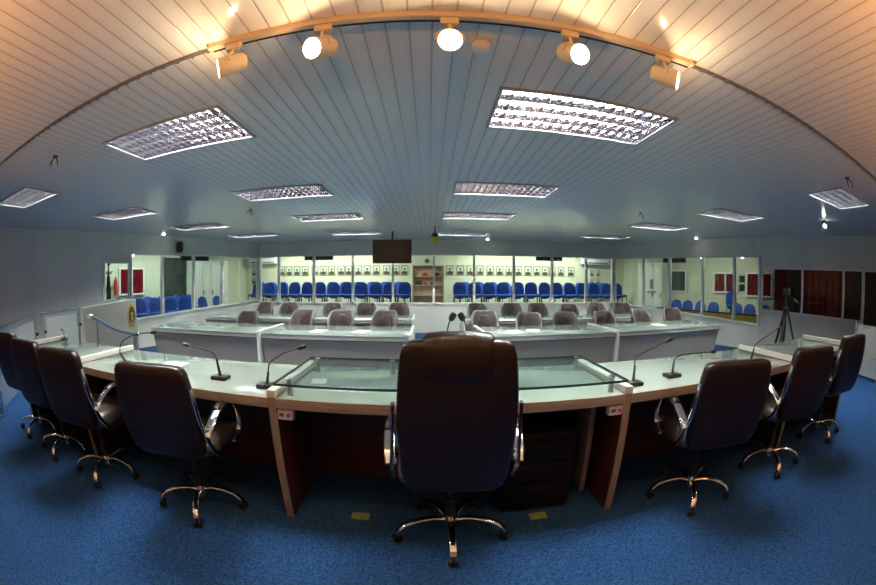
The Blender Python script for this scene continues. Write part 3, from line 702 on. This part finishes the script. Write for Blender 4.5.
# ------------------------------------------------------------------ blue gallery chairs
def blue_chair(label, loc, rz):
    t = thing('gallery_chair', label, 'chair', loc, rz, 'blue chairs in the public gallery')
    bm = B(); rings = []
    for dy, k in ((-0.035, 0.80), (-0.028, 0.96), (0.0, 1.0), (0.02, 0.97), (0.03, 0.80)):
        rings.append(sring(bm, (0, dy, 0.0), 0.205 * k, 0.27 * k, 2.6, 32, 'XZ'))
    skin(bm, rings); xf(bm, bm.verts[:], Matrix.Translation((0, -0.22, 0.585)) @ Matrix.Rotation(math.radians(10), 4, 'X')); obj('backrest', bm, bluefab, t, 55)
    bm = B(); rings = []
    for z, k in ((0.405, 0.85), (0.41, 0.97), (0.44, 1.0), (0.462, 0.96), (0.468, 0.75)): rings.append(sring(bm, (0, 0.02, z), 0.210 * k, 0.215 * k, 3.4, 32))
    skin(bm, rings); obj('seat', bm, bluefab, t, 55)
    bm = B(); box(bm, (0, -0.23, 0.47), (0.10, 0.012, 0.18), 0.003); obj('back_bracket', bm, blackm, t)
    for s in (-1, 1):
        bm = B(); tube(bm, [(s * 0.2, 0.20, 0.012), (s * 0.19, 0.12, 0.395), (s * 0.19, -0.12, 0.395), (s * 0.2, -0.22, 0.012)], 0.013, 8); obj('leg_frame', bm, blackm, t)
    bm = B(); box(bm, (0, 0, 0.39), (0.38, 0.03, 0.025)); obj('crossbar', bm, blackm, t)
    return t
bc = blue_chair('x', (0, 0, 0), 0); KIDS[bc.name] = children(bc); first = [True]
def place_blue(x, y, z, rz, lab):
    if first[0]:
        first[0] = False; bc.location = (x, y, z); bc.rotation_euler = (0, 0, rz); bc['label'] = lab
    else: dup(bc, lab, (x, y, z), rz)
for side, xs0, n in (('left', -0.78, 12), ('right', 0.93, 13)):
    for r, (yy, off) in enumerate(((11.45, 0.0), (12.2, 0.24))):
        for i in range(n):
            sg = -1 if side == 'left' else 1
            x = xs0 + sg * (0.455 * i + off)
            lab = 'blue gallery chair behind the back glass, %s block, %s row, %s from the centre' % (side, ('front', 'rear')[r], ORD[i])
            place_blue(x, yy, 0.60, PI + random.uniform(-0.06, 0.06), lab)
def along(M, s, off): 
    v = M @ Vector((s, off, 0)); return v.x, v.y
aL = math.atan2((LW1 - LW0).y, (LW1 - LW0).x); aR = math.atan2((RW1 - RW0).y, (RW1 - RW0).x)
for r, off in enumerate((-0.75, -1.45)):
    for i in range(6):
        x, y = along(ML, 4.9 - 0.52 * i - 0.62 * r, off)
        place_blue(x, y, 0.27, aL, 'blue gallery chair behind the left glass, %s row, %s from the red window end' % (('near', 'far')[r], ORD[i]))
for i, s in enumerate((1.55, 0.95)):
    x, y = along(ML, s, -0.75); place_blue(x, y, 0.22, aL + 0.2, 'lone blue gallery chair by the cream cupboards, %s from the back corner' % ORD[1 - i])
for i, s in enumerate((1.7, 2.15, 2.6, 3.1, 3.9, 4.35, 4.85)):
    x, y = along(MR, s, 1.05); place_blue(x, y, 0.15, aR + PI + random.uniform(-0.1, 0.1), 'blue gallery chair behind the honey panel at the right glass, %s from the cream cupboards' % ORD[i])

# gallery fittings
t = thing('low_panel', 'honey-coloured low wooden panel inside the right glass wall', 'panel'); t.matrix_world = MR
bm = B(); box(bm, (3.25, 0.45, 0.45), (3.5, 0.04, 0.62)); obj('board', bm, ply, t)
bm = B(); box(bm, (3.25, 0.45, 0.775), (3.54, 0.10, 0.03), 0.004); obj('capping', bm, blackm, t)
for s in (1.52, 3.25, 4.98):
    bm = B(); box(bm, (s, 0.50, 0.45), (0.06, 0.06, 0.60)); obj('post', bm, blackm, t)
# cupboards
def cupboard(name, label, M, s0, s1, h, y0, d, doors, sgn, z0):
    t = thing(name, label, 'cupboard'); t.matrix_world = M
    bm = B(); box(bm, ((s0 + s1) / 2, y0, z0 + h / 2), (s1 - s0, d, h)); obj('body', bm, creamcab, t)
    w = (s1 - s0) / doors
    for k in range(doors):
        bm = B(); box(bm, (s0 + w * (k + 0.5), y0 + sgn * (d / 2 + 0.012), z0 + h / 2), (w - 0.012, 0.02, h - 0.04), 0.003); dr = obj('door', bm, creamcab, t)
        bm = B(); box(bm, (s0 + w * (k + 0.86), y0 + sgn * (d / 2 + 0.03), z0 + h * 0.45), (0.02, 0.02, 0.14)); obj('handle', bm, blackm, dr)
    return t
cupboard('tall_cupboard', 'tall cream cupboard with four doors behind the left glass', MGL, 1.25, 2.82, 1.95, 0.22, 0.40, 4, 1, 0.27)
cupboard('tall_cupboard', 'tall cream cupboard with three doors behind the right glass', MGR, 1.05, 2.15, 2.05, -0.22, 0.40, 3, -1, 0.15)
t = thing('notice_frame', 'dark narrow notice box on the right cream cupboard', 'notice box'); t.matrix_world = MGR
bm = B(); box(bm, (1.70, -0.47, 1.45), (0.10, 0.03, 0.32), 0.004); obj('box', bm, mat('grey_green', (0.2, 0.24, 0.2), 0.5), t)
bm = B(); box(bm, (1.70, -0.47, 1.18), (0.36, 0.05, 0.05), 0.004); obj('shelf', bm, MATS['grey_green'], t)
# blinds / dark screens and red curtained windows on the gallery walls
def wall_screen(name, label, cat, M, s0, s1, z0, z1, sgn, m, fr=alu):
    t = thing(name, label, cat); t.matrix_world = M
    bm = B(); box(bm, ((s0 + s1) / 2, sgn * 0.025, (z0 + z1) / 2), (s1 - s0, 0.03, z1 - z0)); obj('blind' if m is blindm else 'curtain', bm, m, t)
    bm = B()
    for z in (z0, z1): box(bm, ((s0 + s1) / 2, sgn * 0.035, z), (s1 - s0 + 0.06, 0.05, 0.05))
    for s in (s0, s1): box(bm, (s, sgn * 0.035, (z0 + z1) / 2), (0.05, 0.05, z1 - z0))
    obj('frame', bm, fr, t)
    return t
wall_screen('gallery_window', 'dark blind behind the left glass, beside the cream cupboard', 'window blind', MGL, 2.9, 3.75, 0.75, 2.25, 1, blindm, blindm)
def curtain_window(label, M, s0, s1, z0, z1, sgn):
    t = thing('curtained_window', label, 'window'); t.matrix_world = M
    bm = B(); n = int((s1 - s0) / 0.02); a = []; b = []
    top = [(s0 + (s1 - s0) * i / n, sgn * (0.03 + 0.012 * math.sin(i * 0.9))) for i in range(n + 1)]
    f = [bm.verts.new((s, y, z0)) for s, y in top]; g = [bm.verts.new((s, y, z1)) for s, y in top]
    f2 = [bm.verts.new((s, y - sgn * 0.006, z0)) for s, y in top]; g2 = [bm.verts.new((s, y - sgn * 0.006, z1)) for s, y in top]
    for i in range(n):
        bm.faces.new((f[i], f[i + 1], g[i + 1], g[i])); bm.faces.new((f2[i + 1], f2[i], g2[i], g2[i + 1]))
    obj('red_curtain', bm, redcloth, t)
    bm = B()
    for z in (z0, z1): box(bm, ((s0 + s1) / 2, sgn * 0.05, z), (s1 - s0 + 0.06, 0.06, 0.05))
    for s in (s0, (s0 + s1) / 2, s1): box(bm, (s, sgn * 0.05, (z0 + z1) / 2), (0.045, 0.06, z1 - z0))
    obj('frame', bm, alu, t)
    return t
curtain_window('window with red curtain behind the left glass wall', MGL, 4.60, 5.50, 1.18, 1.93, 1)
curtain_window('window with red curtain behind the right glass, farther from the corner', MGR, 4.12, 5.0, 1.26, 1.85, -1)
curtain_window('window with red curtain behind the right glass, nearer the corner', MGR, 5.38, 6.30, 1.18, 1.86, -1)
wall_screen('gallery_window', 'dark blind behind the right glass, beside the cream cupboard', 'window blind', MGR, 2.32, 2.95, 1.22, 1.92, -1, blindm, creamcab)
t = thing('framed_notice', 'two dark framed notices between the red curtained windows on the right', 'framed notice'); t.matrix_world = MGR
for z in (1.42, 1.68):
    bm = B(); box(bm, (5.18, -0.02, z), (0.20, 0.02, 0.20), 0.004); obj('frame', bm, blackm, t)
# stack of spare blue chairs' stand-in in the photo: two more chairs piled beside the panel
x, y = along(MR, 3.6, 1.85)
place_blue(x, y, 0.45, aR + PI + 0.8, 'blue gallery chair raised on the dark platform behind the right glass')
bm = B(); box(bm, (0, 0, 0.15), (0.7, 0.6, 0.30), 0.01); o = obj('platform', bm, blackm); o.location = (x, y, 0.15); o.rotation_euler = (0, 0, aR); tag(o, 'dark low platform under the raised blue chair behind the right glass', 'platform')
# red curtain in the dark side room
t = thing('stage_curtain', 'deep red curtain in the dark side room behind the front right windows', 'curtain'); t.matrix_world = MR2
for s0, s1, y0 in ((0.3, 0.75, 0.9), (1.05, 2.75, 1.5)):
    bm = B(); n = int((s1 - s0) / 0.02); tp = [(s0 + (s1 - s0) * i / n, y0 + 0.03 * math.sin(i * 0.55) + 0.012 * math.sin(i * 1.7)) for i in range(n + 1)]
    f = [bm.verts.new((s, y, 0.58)) for s, y in tp]; g = [bm.verts.new((s, y, 2.3)) for s, y in tp]
    f2 = [bm.verts.new((s, y + 0.01, 0.58)) for s, y in tp]; g2 = [bm.verts.new((s, y + 0.01, 2.3)) for s, y in tp]
    for i in range(n): bm.faces.new((f[i], f[i + 1], g[i + 1], g[i])); bm.faces.new((f2[i + 1], f2[i], g2[i], g2[i + 1]))
    obj('curtain_drop', bm, redcloth, t)
bm = B(); cyl(bm, (0.2, 1.5, 2.31), (2.9, 1.5, 2.31), 0.015); cyl(bm, (0.2, 0.9, 2.31), (0.85, 0.9, 2.31), 0.015); obj('curtain_rod', bm, blackm, t)
# coat stand and fire extinguisher seen through the small left window
t = thing('coat_stand', 'black coat stand seen through the small left window', 'coat stand', (-8.15, 6.72, 0.27))
bm = B(); cyl(bm, (0, 0, 0.02), (0, 0, 1.70), 0.022); sphere(bm, (0, 0, 1.74), 0.05); obj('pole', bm, blackm, t)
for z, k in ((1.52, 0.13), (1.12, 0.15)):
    bm = B()
    for a in range(6):
        c, s = math.cos(a * PI / 3), math.sin(a * PI / 3); tube(bm, [(0, 0, z - 0.05), (k * 0.6 * c, k * 0.6 * s, z - 0.03), (k * c, k * s, z + 0.04)], 0.01, 6)
    obj('hooks', bm, blackm, t)
bm = B(); rings = [sring(bm, (0, 0, z), a, b, 2.5, 20) for z, a, b in ((0.85, 0.07, 0.06), (1.0, 0.085, 0.07), (1.2, 0.07, 0.06), (1.4, 0.06, 0.05), (1.48, 0.02, 0.02))]; skin(bm, rings); obj('hanging_coat', bm, blackp, t)
bm = B(); cyl(bm, (0, 0, 0), (0, 0, 0.03), 0.17, seg=24); obj('foot', bm, blackm, t)
t = thing('fire_extinguisher', 'red fire extinguisher seen through the small left window', 'fire extinguisher'); t.matrix_world = MGL @ Matrix.Translation((5.66, 0.10, 1.18))
bm = B(); rings = [sring(bm, (0, 0, z), a, a, 2, 20) for z, a in ((0, 0.06), (0.01, 0.068), (0.34, 0.068), (0.40, 0.045), (0.43, 0.022), (0.45, 0.02))]; skin(bm, rings); obj('cylinder_body', bm, redpaint, t)
bm = B(); box(bm, (0, 0, 0.475), (0.03, 0.10, 0.04), 0.005); tube(bm, [(0, 0.03, 0.46), (0.07, 0.05, 0.42), (0.085, 0.03, 0.25), (0.08, 0.02, 0.1)], 0.009, 6, 3); obj('valve_and_hose', bm, blackp, t)
# portraits
def portrait(label, x, z, w=0.25, h=0.33):
    t = thing('portrait', label, 'framed portrait', (x, 12.995, z), 0, 'framed portraits on the gallery back wall')
    bm = B()
    for s in (-1, 1): box(bm, (s * (w / 2 - 0.012), -0.012, 0), (0.024, 0.024, h)); box(bm, (0, -0.012, s * (h / 2 - 0.012)), (w, 0.024, 0.024))
    obj('frame', bm, framem, t)
    bm = B(); box(bm, (0, -0.006, 0), (w - 0.03, 0.010, h - 0.03)); ph = obj('photo', bm, photobg, t)
    bm = B(); sphere(bm, (0, -0.012, h * 0.10), h * 0.13, 12, (0.8, 0.05, 1.0)); sphere(bm, (0, -0.012, -h * 0.28), h * 0.27, 12, (1.1, 0.03, 0.75))
    obj('portrait_figure', bm, photofig, ph)
    return t
PX = [-5.41, -5.12, -4.80, -4.48, -4.10, -3.79, -3.47, -3.12, -2.84, -2.50, -2.18, -1.85, -1.50, -1.17, -0.87]
PR = [0.69, 1.05, 1.40, 1.74, 2.09, 2.43, 2.77, 3.11, 3.46, 3.79, 4.10, 4.38, 4.72, 5.12]
p0 = None
for xs, nm, ref in ((PX, 'left', 'the left end'), (PR, 'right', 'the doorway')):
    for i, x in enumerate(xs):
        lab = 'framed portrait in the %s run on the gallery back wall, %s from %s' % (nm, ORD[i], ref)
        if p0 is None: p0 = portrait(lab, x, 1.845); KIDS[p0.name] = children(p0)
        else: dup(p0, lab, (x, 12.995, 1.845))
for x0, side in ((-6.48, 'left'), (6.12, 'right')):
    for dx, dzz, q in ((-0.13, 1.80, 'upper left'), (0.13, 1.80, 'upper right'), (-0.13, 1.50, 'lower left'), (0.13, 1.50, 'lower right')):
        o = dup(p0, 'small picture, %s of four, in the far %s corner of the gallery' % (q, side), (x0 + dx, 12.995, dzz)); o.scale = (0.62, 1, 0.62)
# shelves in the centre recess, with a clock above
t = thing('recess_bookcase', 'brown shelf unit in the recess at the centre of the gallery back wall', 'bookcase', (-0.06, 13.16, 0.60))
bm = B(); box(bm, (0, 0.09, 0.70), (1.06, 0.02, 1.38)); obj('back_board', bm, brownshelf, t)
for s in (-1, 1):
    bm = B(); box(bm, (s * 0.515, 0, 0.70), (0.03, 0.17, 1.38)); obj('side_board', bm, brownshelf, t)
for z in (0.015, 0.36, 0.72, 1.02, 1.37):
    bm = B(); box(bm, (0, 0, z), (1.0, 0.16, 0.03)); obj('shelf', bm, brownshelf, t)
for i, (x, z, w, h) in enumerate(((-0.33, 0.73, 0.22, 0.16), (-0.08, 0.735, 0.07, 0.09), (0.12, 0.735, 0.07, 0.09), (-0.30, 1.035, 0.16, 0.14), (-0.10, 1.035, 0.14, 0.12), (0.30, 1.035, 0.16, 0.12))):
    bm = B(); box(bm, (0, 0, h / 2), (w, 0.10, h), 0.01); o = obj('storage_box', bm, (blackp, blackp, blackp, brownshelf, redpaint, blackm)[i]); o.location = (-0.06 + x, 13.15, 0.60 + z + 0.002)
    tag(o, 'small box in the recess bookcase, %s on the %s shelf' % (('leftmost', 'middle', 'rightmost')[i % 3], 'middle' if i < 3 else 'upper'), 'box')
t = thing('wall_clock', 'round dark wall clock above the recess bookcase', 'clock', (-0.10, 12.99, 2.16))
bm = B(); cyl(bm, (0, 0, 0), (0, -0.03, 0), 0.085, seg=24); obj('rim', bm, framem, t)
bm = B(); cyl(bm, (0, -0.031, 0), (0, -0.034, 0), 0.068, seg=24); obj('dial', bm, photofig, t)
# black panels hung under the band, behind the glass
for x, lab, sx in ((-3.34, 'long black panel high behind the back glass, left of centre', 0.90), (3.59, 'long black panel high behind the back glass, right of centre', 0.84)):
    t = thing('black_display', lab, 'display panel', (x, 10.95, 2.185))
    bm = B(); box(bm, (0, 0, 0), (sx, 0.06, 0.15), 0.006); obj('casing', bm, blackp, t)
    bm = B(); box(bm, (0, -0.032, 0), (sx - 0.04, 0.004, 0.12)); obj('screen', bm, blackm, t)
    for s in (-0.3, 0.3):
        bm = B(); cyl(bm, (s, 0, 0.07), (s, 0, CZ - 2.185), 0.012); obj('hanger', bm, blackm, t)
for M, s, w, off, lab in ((ML, 2.35, 1.0, -0.28, 'long black panel high behind the left glass'), (MR, 2.20, 0.80, 0.28, 'long black panel high behind the right glass')):
    t = thing('black_display', lab, 'display panel'); t.matrix_world = M @ Matrix.Translation((s, off, 2.15))
    bm = B(); box(bm, (0, 0, 0), (w, 0.06, 0.15), 0.006); obj('casing', bm, blackp, t)
    bm = B(); box(bm, (0, 0.032 if off < 0 else -0.032, 0), (w - 0.04, 0.004, 0.12)); obj('screen', bm, blackm, t)
    for q in (-0.3, 0.3):
        bm = B(); cyl(bm, (q, 0, 0.07), (q, 0, CZ - 2.15), 0.012); obj('hanger', bm, blackm, t)
# split air conditioners
for x, lab in ((-6.15, 'white split air conditioner in the far left corner of the gallery'), (6.05, 'white split air conditioner in the far right corner of the gallery')):
    t = thing('air_conditioner', lab, 'air conditioner', (x, 12.88, 2.24))
    bm = B(); box(bm, (0, 0, 0), (1.15, 0.22, 0.26), 0.03, seg=3); obj('casing', bm, plastic, t)
    bm = B(); box(bm, (0.0, -0.112, -0.07), (1.0, 0.006, 0.035)); box(bm, (0, -0.112, 0.09), (1.0, 0.006, 0.02)); obj('air_slot', bm, blackp, t)
# globe lamps in the gallery
def globe(x, y, z, label):
    t = thing('globe_lamp', label, 'lamp', (x, y, z), 0, 'small globe lamps in the gallery')
    bm = B(); cyl(bm, (0, 0, 0.05), (0, 0, CZ - z), 0.01); obj('stem', bm, alu, t)
    bm = B(); sphere(bm, (0, 0, 0), 0.065, 16); obj('globe', bm, globe_em, t)
for x, y, z, lab in ((-3.05, 11.3, 2.36, 'lit globe lamp behind the back glass, left of the television'), (-0.38, 11.3, 2.36, 'lit globe lamp behind the back glass, just right of the television'),
                  (1.10, 11.3, 2.35, 'lit globe lamp behind the back glass, first right of the aisle'), (2.48, 11.3, 2.34, 'lit globe lamp behind the back glass, second right of the aisle'),
                  (-7.45, 7.05, 2.24, 'lit globe lamp behind the left glass wall'), (7.75, 8.55, 2.28, 'lit globe lamp behind the right glass, farther from the corner'), (8.28, 7.25, 2.28, 'lit globe lamp behind the right glass, nearer the corner')):
    globe(x, y, z, lab)

# ------------------------------------------------------------------ railing, emblem panel, tripod
def railing(name, label, pts, posts, gls, toprail=True):
    t = thing(name, label, 'railing')
    if toprail:
        bm = B(); tube(bm, pts, 0.022, 12); obj('top_rail', bm, chrome, t)
    for (x, y, h) in posts:
        bm = B(); box(bm, (x, y, DZ + h / 2), (0.022, 0.04, h), 0.003); cyl(bm, (x, y, DZ), (x, y, DZ + 0.012), 0.05); po = obj('post', bm, steel, t)
        for z in (0.25, 0.60):
            bm = B(); box(bm, (x + 0.02, y + 0.02, DZ + z), (0.045, 0.06, 0.045), 0.008); obj('glass_clamp', bm, blackm, po)
    for (a, b) in gls:
        a, b = Vector(a), Vector(b); u = (b - a); Lg = u.length; M = Matrix.Translation((a.x, a.y, 0)) @ Matrix.Rotation(math.atan2(u.y, u.x), 4, 'Z')
        bm = B(); box(bm, (Lg / 2, 0, DZ + 0.44), (Lg, 0.010, 0.76), M=M); obj('glass_panel', bm, frost, t)
    return t
railing('glass_railing', 'chrome and glass railing at the left edge, nearest the camera', [(-4.5, 1.36, 1.08), (-6.27, 3.15, 1.08)], [(-6.2, 3.08, 0.88), (-4.6, 1.46, 0.88)], [((-4.7, 1.56), (-6.12, 3.0))])
railing('glass_railing', 'chrome and glass railing at the left, between the first railing and the emblem panel', [(-6.29, 3.26, 1.08), (-6.66, 4.60, 1.08)], [(-6.32, 3.36, 0.88), (-6.62, 4.50, 0.88)], [((-6.34, 3.45), (-6.60, 4.42))])
railing('glass_railing', 'frosted glass railing with thin dark posts at the right, before the right wall', [], [(6.52, 2.52, 0.86), (6.36, 1.83, 0.70)], [((5.9, 0.9), (6.32, 1.78)), ((6.38, 1.86), (6.50, 2.48))], False)
t = thing('emblem_panel', 'grey upright panel at the left bearing a round yellow emblem', 'panel', (-4.34, 3.0, 0.0), math.atan2(1.96, -0.85))
bm = B(); box(bm, (1.07, -0.02, 0.625), (2.14, 0.04, 1.25), 0.004); obj('board', bm, mat('panel_grey', (0.40, 0.39, 0.35), 0.4), t)
bm = B(); cyl(bm, (1.88, -0.041, 0.97), (1.88, -0.049, 0.97), 0.21, seg=40); em = obj('emblem', bm, yellow, t, label='round yellow municipal emblem')
bm = B(); cyl(bm, (1.88, -0.0495, 0.97), (1.88, -0.052, 0.97), 0.165, seg=40); obj('emblem_field', bm, blackp, em)
bm = B()
for pts in ([(-0.06, 0.07), (0.06, 0.07), (0.055, -0.03), (0, -0.09), (-0.055, -0.03)],):
    prism(bm, pts, 0, 0.003)
xf(bm, bm.verts[:], Matrix.Translation((1.88, -0.0525, 0.97)) @ Matrix.Rotation(PI / 2, 4, 'X')); obj('emblem_shield', bm, yellow, em)
bm = B(); box(bm, (1.88, -0.0575, 0.98), (0.10, 0.003, 0.03)); obj('emblem_band', bm, greenm, em)
bm = B(); box(bm, (1.88, -0.0535, 1.085), (0.07, 0.003, 0.02)); obj('emblem_ribbon', bm, greenm, em)
for k in range(5):
    q = -PI / 2 + (k - 2) * 0.42; bm = B(); cyl(bm, (1.88 + 0.13 * math.cos(q), -0.0525, 0.97 + 0.13 * math.sin(q)), (1.88 + 0.13 * math.cos(q), -0.055, 0.97 + 0.13 * math.sin(q)), 0.016, seg=10); obj('emblem_star', bm, plastic, em)
t = thing('stair_handrail', 'sloping chrome handrail in front of the grey emblem panel', 'handrail')
bm = B(); tube(bm, [(-3.72, 2.70, 1.19), (-3.76, 2.80, 1.175), (-3.95, 3.35, 0.97), (-4.14, 3.95, 0.82), (-4.18, 4.05, 0.815)], 0.026, 12, 3); obj('rail', bm, chrome, t)
bm = B(); cyl(bm, (-3.80, 2.90, 0.0), (-3.80, 2.90, 1.13), 0.022); cyl(bm, (-3.80, 2.90, 0), (-3.80, 2.90, 0.015), 0.06); obj('post', bm, steel, t)
bm = B(); cyl(bm, (-4.12, 3.90, 0.0), (-4.12, 3.90, 0.82), 0.022); cyl(bm, (-4.12, 3.90, 0), (-4.12, 3.90, 0.015), 0.06); obj('post', bm, steel, t)

t = thing('camera_tripod', 'black camera tripod standing behind the right end of the dais desk', 'tripod', (4.52, 3.02, 0))
bm = B(); cyl(bm, (0, 0, 0.62), (0, 0, 1.42), 0.016); obj('centre_column', bm, blackm, t)
for k, a in enumerate((200, 318, 80)):
    a = math.radians(a); c, s = math.cos(a), math.sin(a)
    bm = B()
    for q in (-1, 1): cyl(bm, (0.03 * c - q * 0.015 * s, 0.03 * s + q * 0.015 * c, 1.22), (0.24 * c - q * 0.012 * s, 0.24 * s + q * 0.012 * c, 0.62), 0.011)
    cyl(bm, (0.22 * c, 0.22 * s, 0.68), (0.44 * c, 0.44 * s, 0.02), 0.012); cyl(bm, (0.44 * c, 0.44 * s, 0.0), (0.44 * c, 0.44 * s, 0.03), 0.018)
    box(bm, (0.235 * c, 0.235 * s, 0.65), (0.045, 0.045, 0.06), 0.006)
    obj('leg', bm, blackm, t)
bm = B(); cyl(bm, (0, 0, 1.18), (0, 0, 1.26), 0.045); obj('crown', bm, blackp, t)
bm = B(); box(bm, (0, 0, 1.46), (0.09, 0.10, 0.07), 0.012); cyl(bm, (-0.07, 0, 1.46), (0.07, 0, 1.46), 0.02); obj('pan_head', bm, blackp, t)
bm = B(); tube(bm, [(0.02, 0.04, 1.44), (0.10, -0.12, 1.36), (0.14, -0.20, 1.30)], 0.008, 6); obj('pan_handle', bm, blackm, t)
bm = B(); box(bm, (0, 0, 1.505), (0.06, 0.08, 0.02), 0.004); obj('quick_release_plate', bm, blackm, t)

# ------------------------------------------------------------------ gallery lighting (ceiling battens beyond the glass)
def area(name, loc, sx, sy, e, col, rot=(0, 0, 0)):
    l = bpy.data.lights.new(name, 'AREA'); l.shape = 'RECTANGLE'; l.size = sx; l.size_y = sy; l.energy = e; l.color = col
    o = bpy.data.objects.new(name, l); COL.objects.link(o); o.location = loc; o.rotation_euler = rot
    return o
GC = (0.93, 1.0, 0.86)
area('gallery_batten', (-3.4, 12.1, 2.60), 4.5, 0.3, 105, GC)
area('gallery_batten', (3.4, 12.1, 2.60), 4.5, 0.3, 105, GC)
area('gallery_batten', (-7.6, 8.0, 2.60), 0.3, 3.5, 55, (0.85, 1.0, 0.95), (0, 0, math.radians(-20)))
area('gallery_batten', (7.25, 8.2, 2.60), 0.25, 3.0, 26, (0.9, 1.0, 0.85), (0, 0, math.radians(22)))
x, y = along(MR2, 1.8, 0.9); area('added_curtain_fill', (x, y, 2.55), 0.6, 0.6, 3.5, (1, 0.7, 0.6))  # added fill for the red curtain in the otherwise unlit room

# added warm wash for the near ceiling, from unseen spots behind the camera
for x in (-3.6, -1.9, -0.2, 1.5, 3.2, 4.8):
    l = bpy.data.lights.new('added_ceiling_wash', 'SPOT'); l.energy = 84; l.color = (1.0, 0.43, 0.125); l.spot_size = math.radians(96); l.spot_blend = 0.6; l.shadow_soft_size = 0.05
    o = bpy.data.objects.new('added_ceiling_wash', l); COL.objects.link(o); o.location = (x, -0.9, 1.95)
    o.rotation_euler = Vector((0.0, 0.62, 0.80)).to_track_quat('-Z', 'Y').to_euler()

w = bpy.data.worlds.new('World'); SC.world = w; w.use_nodes = True
w.node_tree.nodes['Background'].inputs['Color'].default_value = (0.5, 0.6, 0.8, 1); w.node_tree.nodes['Background'].inputs['Strength'].default_value = 0.02

# ------------------------------------------------------------------ camera: full-frame fisheye
cam = bpy.data.cameras.new('camera'); co = bpy.data.objects.new('camera', cam); COL.objects.link(co); SC.camera = co
cam.type = 'PANO'; cam.panorama_type = 'FISHEYE_EQUISOLID'; cam.fisheye_lens = 377.6 / 876 * 36.0; cam.fisheye_fov = math.radians(200); cam.sensor_width = 36.0; cam.sensor_fit = 'HORIZONTAL'
cam.clip_start = 0.02; cam.clip_end = 100
pitch, roll, yaw = math.radians(-2.15), math.radians(-0.17), math.radians(1.24)
# camera axes in room coordinates (x right, y forward, z up)
cr, sr, cp, sp_, cy_, sy_ = math.cos(roll), math.sin(roll), math.cos(pitch), math.sin(pitch), math.cos(yaw), math.sin(yaw)
A = Matrix(((cr, 0, -sr), (0, 1, 0), (sr, 0, cr))) @ Matrix(((1, 0, 0), (0, cp, sp_), (0, -sp_, cp))) @ Matrix(((cy_, -sy_, 0), (sy_, cy_, 0), (0, 0, 1)))
A = A.transposed()
right, fwd, up = A @ Vector((1, 0, 0)), A @ Vector((0, 1, 0)), A @ Vector((0, 0, 1))
R3 = Matrix((right, up, -fwd)).transposed()
co.matrix_world = Matrix.Translation((0, 0, 1.56)) @ R3.to_4x4()

SC.view_settings.view_transform = 'Standard'; SC.view_settings.look = 'None'; SC.view_settings.gamma = 1.0
SC.view_settings.exposure = 0.5
SC.view_settings.use_curve_mapping = False
SC.cycles.max_bounces = 8; SC.cycles.diffuse_bounces = 4; SC.cycles.glossy_bounces = 4; SC.cycles.transparent_max_bounces = 12
SC.cycles.sample_clamp_indirect = 6.0; SC.cycles.caustics_reflective = False; SC.cycles.caustics_refractive = False
